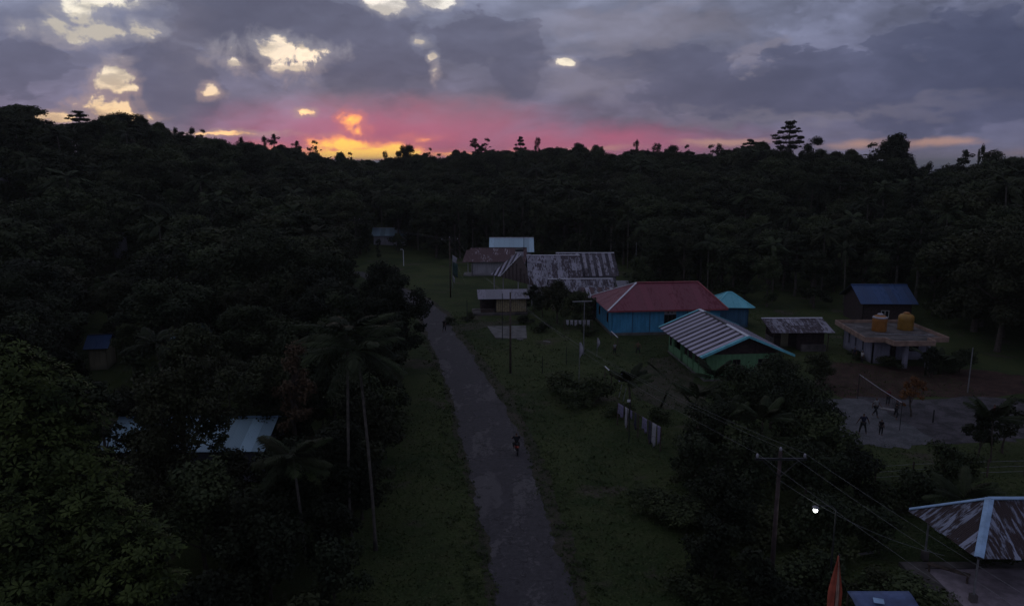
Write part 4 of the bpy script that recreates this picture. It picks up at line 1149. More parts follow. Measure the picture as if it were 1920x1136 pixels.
def where(px):
    for lim, s in ((120, 'on the far left hilltop'), (330, 'on the left hilltop against the yellow gap'), (560, 'on the left hill slope'), (760, 'in front of the sunset glow'), (1000, 'just right of the sunset glow'),
                   (1300, 'under the pink sky'), (1560, 'beside the tallest layered skyline tree'), (1960, 'on the far right skyline')):
        if px < lim: return s
    return ''


seen = {}
for px, py, kind, wd in skyline_special:
    R = lerp(RID, px) - 4; d = ray(px, py); Y = R * cos(math.atan(d.x / d.y)); p = Q(px, py, Y)
    gz = ground_z(p.x, p.y); h = max(7, p.z - gz)
    key = (kind, where(px)); seen[key] = seen.get(key, 0) + 1
    ordn = ['', 'second ', 'third ', 'fourth ', 'fifth '][seen[key] - 1]
    lab = f"{ordn}dark tree with {DESC[kind]} {where(px)}" if ordn else f"dark tree with {DESC[kind]} {where(px)}"
    if ordn: lab = f"dark tree with {DESC[kind]} {where(px)}, {ordn.strip()} such"
    elif sum(1 for a in skyline_special if a[2] == kind and where(a[0]) == where(px)) > 1: lab += ', leftmost such'
    put_tree(NAMES[kind], kind, seen[key] + int(px) % 3, p.x, p.y, h, lab, width=wd * 14 / h * (1.15 if kind != 'sparse' else 1.7), group='trees on the skyline', z=gz)

# tall tiered emergent on the right skyline
p = Q(1482, 226, 215)
gz = ground_z(p.x, p.y)
em = thing('emergent_tree', (p.x, p.y, gz), 'tallest layered tree standing well above the right skyline', 'tree')
eh = p.z - gz; rng_ = random.Random(9); ec = []
for zz, R, n in ((-10.5, 2.6, 6), (-7.4, 4.2, 12), (-6.0, 5.2, 15), (-4.6, 4.9, 15), (-3.2, 4.0, 12), (-2.0, 2.7, 9), (-.8, 1.2, 5)):
    for i in range(n):
        th = 2 * pi * i / n + rng_.uniform(-.4, .4); q = R * sqrt(rng_.uniform(.08, 1.0)); ec.append((q * cos(th) + rng_.uniform(-.4, .4), q * sin(th), eh + zz + rng_.uniform(-.35, .35), rng_.uniform(.65, 1.15)))
link('crown', leaves('crown', ec, 170, .32, 'leaf_dark', 77, squash=.40, wide=.7), em)
link('trunk', mesh('trunk', trunk_mb(eh - 1, .3, [c for i, c in enumerate(ec) if i % 3 == 0], .2, 5), 'bark_pale'), em)

# fill rows
r = 30.0
pos = []
for ty in np.arange(26, 330, 1.0):
    pass
cellsz = 5.4
for iy in range(4, 66):
    for ix in range(-54, 55):
        x = (ix + rs.uniform(.1, .9)) * cellsz; y = (iy + rs.uniform(.1, .9)) * cellsz
        if not in_wedge(x, y) or inside(x, y, VILLAGE) or on_road(x, y, 3.5): continue
        px, _ = project(x, y, 8)
        rr = sqrt(x * x + y * y); R = lerp(RID, max(-400, min(2400, px)))
        if rr > R + 4 or rr < 34: continue
        if y < 64 and -13.5 < x < 0: continue
        gz = ground_z(x, y)
        skyy = lerp(SKY, px)
        hmax = Q(px, skyy + 1, y).z - gz
        u = rs.random()
        if rr < 60: h = rs.uniform(6.5, 9.5)
        elif rr < 110: h = rs.uniform(8.5, 13)
        else: h = rs.uniform(10, 15.5)
        if px > 1650 and 60 < rr < 150: h = rs.uniform(10, 16)
        h = min(h, hmax)
        if px > 1150 and 104 < y < 165 and px < 1700: h = min(h, rs.uniform(8, 12))
        kind = 'round' if u < .42 else 'lumpy' if u < .72 else 'tier' if u < .78 else 'column' if u < .85 else 'sparse' if u < .89 else 'palm'
        if kind == 'palm': h = min(h + 2.0, hmax)
        if h < 4: continue
        ok = False
        for k in range(3):
            rad = h / 14 * (4.2 if kind in ('round', 'tier') else 3.6 if kind in ('lumpy', 'palm') else 1.8)
            if not blocked(x, y, gz, h, rad): ok = True; break
            h *= .68
        if not ok or h < 3.4: continue
        cand.append((h / rr, x, y, h, kind, px, rr))
cand.sort(reverse=True)


def region(px, rr):
    if rr <= 62: return 'the near left grove below the blue tin roof' if px < 960 else 'the near right thicket beside the pavilion'
    if px < 560 and rr > 175: return ['the upper left hillside at the frame edge', 'the upper left hillside under the peak', 'the upper left hillside right of the peak'][int(max(0, min(2, px // 190)))]
    if px < 560 and rr > 115: return 'the low left hillside at the frame edge' if px < 150 else 'the low left hillside before the dome tree' if px < 300 else 'the lower left hillside above the big dome tree'
    if px < 820 and rr <= 150: return 'the woods at the far left edge below the hill' if px < 200 else 'the woods left of the big dome tree' if px < 420 else 'the woods along the left side of the road'
    if px < 820: return 'the valley under the sunset glow'
    if px < 1040: return 'the far forest behind the rusty roofs' if rr > 210 else 'the nearer forest behind the pale blue roof'
    if px < 1200: return 'the far forest above the long hall' if rr > 210 else 'the nearer forest right of the long hall'
    if px < 1420: return 'the far forest above the maroon roof' if rr > 190 else 'the nearer forest behind the maroon roof'
    if px < 1600: return 'the far forest below the tallest skyline tree' if rr > 170 else 'the nearer forest behind the tin shed'
    if px < 1780: return 'the far forest below the sea gap' if rr > 150 else 'the nearer forest behind the deep blue roof'
    return 'the far forest at the right edge' if rr > 140 else 'the nearer forest at the right edge'


KTXT = {'round': 'dark rounded tree in ', 'lumpy': 'dark uneven bushy tree in ', 'tier': 'flat-layered dark tree in ', 'column': 'narrow vine-draped tree in ', 'sparse': 'thin-crowned pale-trunked tree in ', 'palm': 'coconut palm among '}
cnt = {}
rest = {}
for s_, x, y, h, kind, px, rr in cand:
    near = rr < 95 and kind in ('round', 'lumpy')
    ck = NAMES[kind]; cnt[ck] = cnt.get(ck, 0) + 1
    if cnt[ck] > (250 if kind != 'palm' else 120):
        rest.setdefault(kind, []).append((x, y, h)); continue
    pk = 'near' if near else kind
    put_tree(ck, pk, cnt[ck] + int(rr), x, y, h, KTXT[kind] + region(px, rr), group=KTXT[kind] + region(px, rr), width=random.uniform(.75, 1.4) * (1.15 if kind in ('round', 'lumpy') else 1))


def gn_forest(name, pts, cm, tm, label):
    """one 'stuff' object: trees beyond the first hundreds, instanced on points"""
    me = bpy.data.meshes.new(name); me.from_pydata([(x, y, ground_z(x, y)) for x, y, h in pts], [], [])
    sc = me.attributes.new('tree_size', 'FLOAT', 'POINT'); ro = me.attributes.new('turn', 'FLOAT', 'POINT')
    sc.data.foreach_set('value', [h / 14 for x, y, h in pts]); ro.data.foreach_set('value', [random.uniform(0, 6.28) for _ in pts])
    o = link(name, me); tag(o, label, None, None, 'stuff')
    g = bpy.data.node_groups.new(name, 'GeometryNodeTree')
    g.interface.new_socket('Geometry', in_out='INPUT', socket_type='NodeSocketGeometry'); g.interface.new_socket('Geometry', in_out='OUTPUT', socket_type='NodeSocketGeometry')
    gi = g.nodes.new('NodeGroupInput'); go = g.nodes.new('NodeGroupOutput'); jn = g.nodes.new('GeometryNodeJoinGeometry')
    a1 = g.nodes.new('GeometryNodeInputNamedAttribute'); a1.data_type = 'FLOAT'; a1.inputs['Name'].default_value = 'tree_size'
    a2 = g.nodes.new('GeometryNodeInputNamedAttribute'); a2.data_type = 'FLOAT'; a2.inputs['Name'].default_value = 'turn'
    cx_ = g.nodes.new('ShaderNodeCombineXYZ'); g.links.new(a2.outputs[0], cx_.inputs[2])
    for ob in (cm, tm):
        oi = g.nodes.new('GeometryNodeObjectInfo'); oi.inputs['Object'].default_value = ob; oi.transform_space = 'ORIGINAL'
        ip = g.nodes.new('GeometryNodeInstanceOnPoints'); g.links.new(gi.outputs[0], ip.inputs['Points']); g.links.new(oi.outputs['Geometry'], ip.inputs['Instance'])
        g.links.new(a1.outputs[0], ip.inputs['Scale']); g.links.new(cx_.outputs[0], ip.inputs['Rotation']); g.links.new(ip.outputs[0], jn.inputs[0])
    g.links.new(jn.outputs[0], go.inputs[0]); md = o.modifiers.new('scatter', 'NODES'); md.node_group = g
    return o


def find_pair(kind, idx):
    cm, tm = PROTO[kind][idx]
    co = next((o for o in COL.objects if o.data is cm), None); to = next((o for o in COL.objects if o.data is tm), None)
    return co, to


for kind, lst in rest.items():
    n = len(PROTO[kind])
    for i in range(n):
        sub = lst[i::n]; co, to = find_pair(kind, i)
        if sub and co and to: gn_forest('distant_forest', sub, co, to, 'far dark forest of ' + {'round': 'rounded', 'lumpy': 'bushy', 'tier': 'layered', 'column': 'narrow', 'sparse': 'thin', 'palm': 'palm'}[kind] + ' crowns reading as one mass')

# ---- named trees close to the camera
nt = thing('foreground_tree', (-17.0, 22.0, 0), 'large bright-leaved tree filling the lower left corner of the view', 'tree')
fc = []
for px, py, Y, r_ in ((10, 705, 25, 1.5), (75, 745, 25, 1.6), (130, 800, 25.5, 1.35), (25, 830, 24, 1.9), (95, 880, 24, 1.7), (165, 900, 24, 1.3), (150, 960, 23, 1.4), (40, 970, 22.5, 1.9), (225, 1005, 22.5, 1.35), (285, 1030, 22, .95),
                      (120, 1060, 22, 1.5), (215, 1085, 21.5, 1.35), (275, 1100, 21.5, 1.0), (40, 1130, 21, 1.7), (130, 1180, 20.5, 1.7), (240, 1190, 20.5, 1.4), (-60, 780, 26, 2.0), (-90, 930, 24, 2.2), (-80, 1080, 22, 2.2), (60, 1040, 24, 2.0), (120, 990, 26, 2.2), (-20, 665, 26, 1.1),
                      (310, 1085, 21.5, .55), (200, 955, 22.5, .7)):
    q = Q(px, py, Y); fc.append((q.x + 17, q.y - 22, q.z, r_))
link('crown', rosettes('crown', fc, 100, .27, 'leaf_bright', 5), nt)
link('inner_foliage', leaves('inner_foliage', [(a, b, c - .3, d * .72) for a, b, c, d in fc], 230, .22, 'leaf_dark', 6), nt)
link('trunk', mesh('trunk', trunk_mb(9, .38, fc[::2], .5, 8, 10), 'bark'), nt)


def custom_tree(name, label, x, y, h, rw, leafm, seed, per=420, size=.22, zlow=.35, n=22, cat='tree', sq=.8):
    """crown fitted into an ellipsoid of half width rw reaching height h"""
    rng = random.Random(seed); C = []; zc = h * (1 + zlow) / 2; hz_ = h * (1 - zlow) / 2
    for i in range(n):
        th = rng.uniform(0, 2 * pi); ph = rng.uniform(-.6, 1) * pi / 2; q = rng.uniform(.45, .85)
        C.append((rw * q * cos(th) * cos(ph), rw * q * sin(th) * cos(ph), zc + hz_ * q * sin(ph), rw * rng.uniform(.22, .36)))
    C += [(0, 0, zc, rw * .5), (0, 0, zc + hz_ * .4, rw * .4)]
    t = thing(name, (x, y, ground_z(x, y)), label, cat)
    link('crown', leaves('crown', C, per, size, leafm, seed, squash=sq, wide=.65), t)
    link('trunk', mesh('trunk', trunk_mb(zc, max(.08, .022 * h), C[::3], .3, seed), 'bark'), t)
    return t


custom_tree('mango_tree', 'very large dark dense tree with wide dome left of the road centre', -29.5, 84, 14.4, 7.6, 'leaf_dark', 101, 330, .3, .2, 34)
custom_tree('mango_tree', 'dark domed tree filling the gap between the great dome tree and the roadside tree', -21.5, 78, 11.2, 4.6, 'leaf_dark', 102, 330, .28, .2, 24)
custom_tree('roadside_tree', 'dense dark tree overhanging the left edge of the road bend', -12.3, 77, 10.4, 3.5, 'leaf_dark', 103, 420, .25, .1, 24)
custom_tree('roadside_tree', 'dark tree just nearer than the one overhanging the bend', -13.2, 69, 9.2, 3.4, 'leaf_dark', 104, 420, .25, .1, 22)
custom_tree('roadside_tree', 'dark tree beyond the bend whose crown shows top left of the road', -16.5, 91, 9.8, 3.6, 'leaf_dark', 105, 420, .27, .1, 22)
custom_tree('garden_tree', 'mid green tree hiding the middle of the faded blue tin roof', -20.8, 43.5, 10.4, 3.5, 'leaf', 106, 430, .21, .2, 26)
custom_tree('garden_tree', 'mid green bushy tree left of the brown column tree', -25.5, 57, 9.5, 3.4, 'leaf', 107, 430, .22, .2, 22)
custom_tree('dead_tree', 'brown withered vine-covered column tree among the palms left of the road', -15.6, 50.0, 10.6, 1.7, 'leaf_brown', 108, 520, .2, .15, 26)
for i, (x, y, h, rw, lb) in enumerate(((-16.5, 36, 6.8, 3.2, 'low dark tree below the palms at the lower left'), (-12.2, 33.5, 5.2, 2.6, 'low dark bushy tree beside the left verge at the bottom'), (-19.5, 31, 6.6, 3.0, 'low dark tree right of the bright foreground tree'),
                                       (-13.5, 41, 6.6, 2.8, 'dark tree under the brown column tree'), (-22.5, 37, 6.0, 3.0, 'dark tree in front of the faded blue roof on the left'), (-10.6, 44, 6.4, 2.2, 'dark bushy tree between the two pale palm trunks'),
                                       (-10.4, 52, 7.4, 2.5, 'dark bushy tree behind the tall palms'), (-10.8, 60, 8.0, 2.7, 'dark bushy tree at the verge below the road bend'), (-16.8, 55, 8.2, 3.0, 'dark tree right behind the brown column tree'), (-13.5, 30, 4.2, 2.4, 'dark shrubby tree at the bottom edge left of the road'))):
    custom_tree('bushy_tree', lb, x, y, h, rw, 'leaf_dark' if i % 2 else 'leaf', 120 + i, 400, .22, .12, 18)
# right side, near
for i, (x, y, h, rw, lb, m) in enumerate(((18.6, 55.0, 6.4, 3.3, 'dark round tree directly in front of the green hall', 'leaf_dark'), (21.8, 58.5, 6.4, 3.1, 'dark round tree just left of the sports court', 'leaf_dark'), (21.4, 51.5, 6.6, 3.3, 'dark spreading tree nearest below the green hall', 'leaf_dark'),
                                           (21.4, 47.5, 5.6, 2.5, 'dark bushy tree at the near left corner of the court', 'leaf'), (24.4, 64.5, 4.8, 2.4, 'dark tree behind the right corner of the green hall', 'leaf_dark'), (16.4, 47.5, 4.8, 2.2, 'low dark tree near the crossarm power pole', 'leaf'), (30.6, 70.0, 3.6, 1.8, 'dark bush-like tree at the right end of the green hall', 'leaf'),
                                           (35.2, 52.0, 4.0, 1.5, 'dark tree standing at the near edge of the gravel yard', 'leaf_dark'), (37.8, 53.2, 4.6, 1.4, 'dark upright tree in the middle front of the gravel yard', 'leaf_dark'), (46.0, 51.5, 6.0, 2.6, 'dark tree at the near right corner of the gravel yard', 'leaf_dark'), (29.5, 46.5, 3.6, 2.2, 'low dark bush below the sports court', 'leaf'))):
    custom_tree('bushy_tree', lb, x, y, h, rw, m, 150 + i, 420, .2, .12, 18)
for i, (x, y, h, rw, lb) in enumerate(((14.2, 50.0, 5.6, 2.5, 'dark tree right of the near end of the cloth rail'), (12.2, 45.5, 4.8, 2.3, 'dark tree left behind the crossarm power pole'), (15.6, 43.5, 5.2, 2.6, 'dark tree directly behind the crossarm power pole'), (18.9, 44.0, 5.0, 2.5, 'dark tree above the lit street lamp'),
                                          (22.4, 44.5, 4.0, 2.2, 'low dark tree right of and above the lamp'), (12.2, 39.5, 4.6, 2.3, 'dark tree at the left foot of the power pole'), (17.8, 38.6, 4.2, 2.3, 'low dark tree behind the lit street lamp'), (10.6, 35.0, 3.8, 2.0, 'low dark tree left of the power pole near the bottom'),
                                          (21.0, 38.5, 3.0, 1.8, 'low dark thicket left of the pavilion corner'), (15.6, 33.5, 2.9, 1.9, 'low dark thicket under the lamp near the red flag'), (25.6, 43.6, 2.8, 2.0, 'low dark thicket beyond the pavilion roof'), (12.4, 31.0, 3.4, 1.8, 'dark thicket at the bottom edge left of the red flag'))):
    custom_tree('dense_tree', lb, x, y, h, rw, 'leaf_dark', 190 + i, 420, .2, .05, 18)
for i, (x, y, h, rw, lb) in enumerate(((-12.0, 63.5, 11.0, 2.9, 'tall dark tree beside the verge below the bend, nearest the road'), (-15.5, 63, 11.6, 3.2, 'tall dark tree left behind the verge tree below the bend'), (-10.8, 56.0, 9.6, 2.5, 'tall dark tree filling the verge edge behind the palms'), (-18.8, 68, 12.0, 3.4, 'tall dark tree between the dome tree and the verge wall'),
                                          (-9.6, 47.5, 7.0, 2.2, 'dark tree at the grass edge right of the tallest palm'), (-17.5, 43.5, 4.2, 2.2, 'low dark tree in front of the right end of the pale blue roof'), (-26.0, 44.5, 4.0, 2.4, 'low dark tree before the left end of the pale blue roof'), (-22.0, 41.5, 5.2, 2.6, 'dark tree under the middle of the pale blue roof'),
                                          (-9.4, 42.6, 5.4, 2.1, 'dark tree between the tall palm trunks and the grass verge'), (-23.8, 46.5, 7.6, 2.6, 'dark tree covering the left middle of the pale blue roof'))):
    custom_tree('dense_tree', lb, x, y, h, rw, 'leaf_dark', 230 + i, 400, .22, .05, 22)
custom_tree('dense_tree', 'dark plant mass hiding the front right of the flat roof building', 43.6, 73.4, 3.3, 1.5, 'leaf_dark', 260, 420, .2, .05, 14)
custom_tree('dense_tree', 'dark plant mass at the right corner of the flat roof building', 47.6, 75.0, 3.0, 1.8, 'leaf', 261, 420, .2, .05, 14)
ub = random.Random(77); ubn = 0
while ubn < 46:
    left_ = ubn < 28; x_, y_ = (ub.uniform(-25, -9.2), ub.uniform(27, 60)) if left_ else (ub.uniform(8.5, 20.5), ub.uniform(26.5, 45))
    if left_ and x_ > -8.6 - (y_ - 30) * .06: continue
    ubn += 1; lb_ = 'low dark bush in the undergrowth left of the road' if left_ else 'low dark bush in the thicket around the crossarm power pole'
    put_tree('undergrowth_bush', 'bush', ubn, x_, y_, ub.uniform(1.3, 2.4), lb_, 'bush', lb_, width=1.5, base_h=2.4)
for i, (x, y, h, rw, lb) in enumerate(((-9.9, 41.8, 7.0, 2.4, 'dark tree close behind the tallest verge palm trunk'), (-10.6, 46.8, 8.2, 2.6, 'dark tree behind the verge palms, level with the rider'), (-9.9, 36.0, 4.8, 2.0, 'dark low tree at the foot of the left verge palm'), (-8.8, 32.6, 4.0, 1.9, 'dark low tree nearest the bottom edge on the left verge'),
                                          (-11.8, 52.5, 9.2, 2.8, 'tall dark tree at the verge opposite the feather banners'), (-13.4, 34.6, 6.0, 2.6, 'dark tree left of the low trees at the verge bottom'), (-44.4, 72.3, 2.7, 1.3, 'low dark tree hiding the wall of the small blue-roofed hut'), (3.2, 107.6, 4.4, 1.6, 'small dark tree right behind the plank kiosk'), (11.8, 31.6, 4.2, 1.7, 'dark tree hiding the foot of the crossarm power pole'))):
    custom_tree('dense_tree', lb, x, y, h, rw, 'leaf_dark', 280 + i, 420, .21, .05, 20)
custom_tree('dense_tree', 'dark tree covering the pale blue roof just left of its visible panel', -18.5, 43.8, 6.8, 1.35, 'leaf_dark', 262, 420, .2, .05, 18)
custom_tree('leafy_tree', 'leafy green tree in front of the long hall roof right of the kiosk', 6.3, 99.5, 6.8, 2.9, 'leaf', 170, 420, .22, .12, 20)
custom_tree('leafy_tree', 'spreading low tree left of the blue-walled building', 9.0, 97.0, 5.0, 2.7, 'leaf', 171, 420, .22, .12, 20)
custom_tree('leafy_tree', 'small dark tree between kiosk and long hall', 4.4, 103.5, 4.0, 1.7, 'leaf_dark', 172, 420, .22, .12, 14)
custom_tree('leafy_tree', 'dark green tree at the right end of the striped back hall', 20.6, 117.0, 7.4, 2.6, 'leaf', 173, 400, .25, .12, 18)
custom_tree('dark_tree', 'tall dark tree at the right edge of the forest beside the tank building', 57.5, 84, 15.5, 5.6, 'leaf_dark', 174, 330, .3, .1, 34)
custom_tree('dark_tree', 'dark tree between the blue roof and the right edge', 63, 96, 15.0, 5.0, 'leaf_dark', 175, 330, .3, .1, 30)
custom_tree('rusty_shrub', 'tall rust-orange leaved shrub rising at the end of the court', 35.2, 61.5, 4.3, 1.2, 'leaf_rust', 176, 700, .16, .05, 14, 'shrub')

# bushes
BU = [(5.4, 67.5, 1.9, 'large dark bush on the lawn beside the white feather banner'), (7.4, 65.5, 1.7, 'dark bush right of the feather banner pole'), (5.8, 63.8, 1.3, 'low dark bush in front of the feather banner'), (9.6, 61.5, 1.0, 'small bush left of the cloth rack'),
      (12.6, 60.2, .9, 'small dark bush behind the cloth rack'), (1.9, 99.6, .9, 'bush right of the concrete pad'), (4.0, 94.5, 1.1, 'dark bush near the laundry line'), (9.8, 92.2, 1.0, 'dark bush at the left foot of the blue building'),
      (41.2, 76.9, 1.0, 'shrub at the foot of the white pillared wall'), (39.3, 80.6, .9, 'shrub by the narrow windows of the tank building'), (46.6, 75.6, 1.2, 'dark shrub in front of the flat roof right side'), (29.2, 80.2, 1.0, 'shrub before the tin shed'),
      (13.8, 41.5, 1.1, 'dark shrub left of the crossarm power pole'), (17.5, 39.5, 1.4, 'dark shrub right of the crossarm power pole'), (20.2, 43.0, 1.3, 'dark shrub beyond the lit street lamp'), (11.4, 36.0, 1.0, 'dark shrub at the bottom left of the power pole'), (18.5, 33.8, 1.1, 'dark shrub beneath the lit lamp'),
      (27.0, 37.6, 1.2, 'dark plant beside the pavilion floor on the right'), (-8.8, 99.2, .8, 'dark scrub by the roadside post'), (-6.0, 101.3, .8, 'dark scrub in front of the kiosk slab'), (15.0, 52.8, 1.2, 'dark shrub below the cloth rack'), (12.4, 47.8, 1.1, 'dark shrub near the lower end of the lawn'), (24.0, 44.0, 1.3, 'dark shrub midway between lamp and court')]
for i, (x, y, s, lb) in enumerate(BU):
    t = put_tree('bush', 'bush', i, x, y, s * 1.55, lb, 'bush', 'bushes around the village', width=1.25, base_h=2.4)


def palm(name, label, x, y, h, L, nf, pairs, ll, seed, tr=.12, droop=(.35, .6), ups=(-.2, 1.15), barkm='bark_pale', width=.05, lm='palm'):
    rng = random.Random(seed); t = thing(name, (x, y, ground_z(x, y)), label, 'palm')
    tb, top = palm_trunk(h, tr, seed); part('trunk', tb, barkm, t, True)
    ms = [mesh('frond', frond_mb(L, pairs, ll, droop[0] + (droop[1] - droop[0]) * k / 3, 0, seed * 7 + k, width), lm) for k in range(4)]
    for i in range(nf):
        o = link('frond', ms[i % 4], t, top); up = ups[0] + (ups[1] - ups[0]) * rng.random()
        o.rotation_euler = (rng.uniform(-.2, .2), -up, 2 * pi * i * .382 + rng.uniform(-.2, .2))
    return t


palm('coconut_palm', 'tall palm with a long pale trunk beside the left verge', -7.9, 38.9, 11.9, 3.1, 18, 26, .75, 201, .10)
palm('coconut_palm', 'palm with pale trunk left of the tallest verge palm', -9.7, 40.5, 12.3, 3.2, 18, 26, .75, 202, .10)
palm('coconut_palm', 'shorter palm low among trees left of the verge palms', -11.6, 37.6, 6.0, 2.3, 16, 24, .7, 203, .10)
for i, (x, y, h, lb) in enumerate(((13.9, 54.2, 4.2, 'areca palm right of the cloth rack'), (17.0, 58.4, 4.6, 'areca palm in front of the green hall corner'), (15.0, 50.2, 3.8, 'areca palm nearest below the lawn'), (17.6, 48.4, 4.4, 'areca palm left of the dark spreading tree'),
                                    (35.8, 51.5, 3.4, 'small palm at the edge of the gravel yard'), (39.8, 53.2, 3.9, 'palm in front of the gravel yard'), (26.6, 39.6, 2.6, 'small palm beside the pavilion'), (20.6, 47.0, 3.2, 'palm among dark trees beyond the lamp'))):
    palm('areca_palm', lb, x, y, h, 2.3, 11, 22, .55, 220 + i, .06, (.25, .5), (.2, 1.35), 'bark')


def banana(name, label, x, y, h, n, seed, L=2.4):
    rng = random.Random(seed); t = thing(name, (x, y, 0), label, 'banana plant')
    part('stem', MB().tube([(0, 0, -.1), (.05, 0, h * .5), (0, .05, h)], [.14, .11, .07], 8), 'leaf', t, True)
    for i in range(n):
        mb = MB(); up = rng.uniform(.7, 1.35); K = 9; l = L * rng.uniform(.8, 1.1)
        for k in range(K + 1):
            f = k / K; xx = l * f * cos(up) + .25 * l * f * f; zz = l * f * sin(up) - .38 * l * f * f; wv = .32 * sin(pi * min(1, f * .9 + .08)) ** .7 if f > .12 else .03
            mb.v += [(xx, -wv, zz - wv * .25), (xx, 0, zz), (xx, wv, zz - wv * .25)]
        for k in range(K):
            a = k * 3; mb.f += [(a, a + 1, a + 4, a + 3), (a + 1, a + 2, a + 5, a + 4)]
        o = part('leaf', mb, 'palm', t, True, (0, 0, h * .92)); o.rotation_euler = (0, 0, 2 * pi * i / n + rng.uniform(-.3, .3))


palm('young_palm', 'young palm with broad arching fronds behind the far end of the cloth rail', 10.6, 62.6, 2.6, 2.3, 9, 26, .6, 301, .12, (.3, .5), (.35, 1.3), 'bark', .13)
banana('banana_plant', 'dark banana plant in front of the flat roof building', 43.5, 74.2, 2.0, 6, 302, 2.3)
banana('banana_plant', 'banana plant right of the dark banana plant by the flat roof', 45.4, 74.8, 1.5, 5, 303, 2.0)

# grass tufts (uncountable) on the verges and lawns
rg = np.random.default_rng(17); n = 60000
gxp = rg.uniform(-9, 46, n * 2); gyp = 26 + (rg.random(n * 2) ** 1.4) * 82; keepm = np.ones(n * 2, bool)
GL = [(-20, -3, -0.3)] 
bld = [(12.2, 91.5, 34.5, 103), (19, 71.5, 28.6, 85), (30, 83, 38.5, 88), (38.5, 76, 48, 87), (-5.5, 104.5, 3.2, 110), (-3.5, 90, 2, 98), (21.3, 27, 33, 38.5), (26.5, 55, 48, 67)]
roadc = [(edge(RL, k / 6), edge(RR, k / 6)) for k in range(6 * (len(RL) - 1))]
ry = np.array([(a[1] + b[1]) / 2 for a, b in roadc]); rl = np.array([a[0] for a, b in roadc]); rrt = np.array([b[0] for a, b in roadc])
li = np.interp(gyp, ry, rl) + rg.uniform(-.3, .35, n * 2); ri = np.interp(gyp, ry, rrt) - rg.uniform(-.3, .35, n * 2)
keepm &= (gxp < li) | (gxp > ri)
for a, b, c, d in bld: keepm &= ~((gxp > a) & (gxp < c) & (gyp > b) & (gyp < d))
gxp, gyp = gxp[keepm], gyp[keepm]; n = len(gxp)
ga = rg.uniform(0, 2 * pi, n); patchy = .5 + .5 * np.sin(gxp * .9 + np.sin(gyp * .6)) * np.cos(gyp * .7)
gh = rg.uniform(.02, .075, n) * (0.6 + patchy) * np.where(rg.random(n) < .03, 2.6, 1); gw = rg.uniform(.03, .08, n)
base_ = np.stack([gxp, gyp, np.zeros(n)], 1); tdir = np.stack([np.cos(ga), np.sin(ga), np.zeros(n)], 1) * gw[:, None]
ln = np.stack([rg.uniform(-.12, .12, n), rg.uniform(-.12, .12, n), gh], 1)
VV = np.stack([base_ - tdir, base_ + tdir, base_ + ln + tdir * .35 + (0, 0, 0), base_ + ln * .9 - tdir * .5], 1).reshape(-1, 3)
M['grass'] = leaf_mat('grass_blades', (0.034, 0.052, 0.017), (0.064, 0.082, 0.030))
go_ = link('grass', np_mesh('grass', VV, np.arange(len(VV)).reshape(-1, 4), ['grass'])); tag(go_, 'short rough grass on the lawns and road verges', None, None, 'stuff')

wrg = random.Random(31); wc = []
while len(wc) < 900:
    k_ = wrg.uniform(12, (len(RL) - 6) * 6); a_, b_ = roadc[int(k_)]
    if wrg.random() < .55: x_ = (a_[0] - wrg.uniform(-.05, 1.6)) if wrg.random() < .5 else (b_[0] + wrg.uniform(-.05, 1.9)); y_ = a_[1] + wrg.uniform(-2, 2)
    else: x_, y_ = wrg.uniform(-7, 19), wrg.uniform(30, 100)
    l_, r_ = np.interp(y_, ry, rl), np.interp(y_, ry, rrt)
    if y_ < 28 or y_ > 112 or l_ + .1 < x_ < r_ - .1: continue
    if any(a < x_ < c and b < y_ < d for a, b, c, d in bld): continue
    wc.append((x_, y_, .05, wrg.uniform(.12, .38)))
tag(link('weeds', leaves('weeds', wc, 260, .13, 'grass', 91, squash=.7, up=.8)), 'small weed tufts along the road edges and over the lawn', None, None, 'stuff')

# ------------------------------------------------------------------ poles, lamps, flags and wires


def wire(a, b, sag, name='power_line', label='', group=None, r=.0042):
    a, b = Vector(a), Vector(b); pts = [a.lerp(b, i / 14) - Vector((0, 0, sag * 4 * (i / 14) * (1 - i / 14))) for i in range(15)]
    o = Vector(pts[0]); tag(part(name, MB().tube([p - o for p in pts], r, 4), 'metal', loc=o), label, 'wire', group)


def power_pole(label, x, y, h, m='wood', arm=1.0, rz=0.0, brace=True, r=.13):
    t = thing('power_pole', (x, y, ground_z(x, y)), label, 'power pole', rz)
    part('pole', MB().tube([(0, 0, -.2), (0, 0, h)], [r, r * .62], 9), m, t, True)
    if arm:
        part('crossarm', MB().box((0, -.1, h - .35), (arm * 2 + .2, .09, .11)), 'metal_dark', t)
        if brace:
            for s in (-1, 1): part('brace', MB().tube([(0, -.12, h - 1.25), (s * arm * .75, -.12, h - .42)],   .025, 5), 'metal_dark', t)
        for q in (-arm, 0, arm):
            zz = h - .29 if q else h
            part('insulator', MB().lathe([(.03, 0), (.05, .05), (.075, .07), (.05, .12), (.07, .15), (.045, .2), (.02, .23)], (q, -.1 if q else 0, zz), 8), 'cloth_white', t, True)
    return t


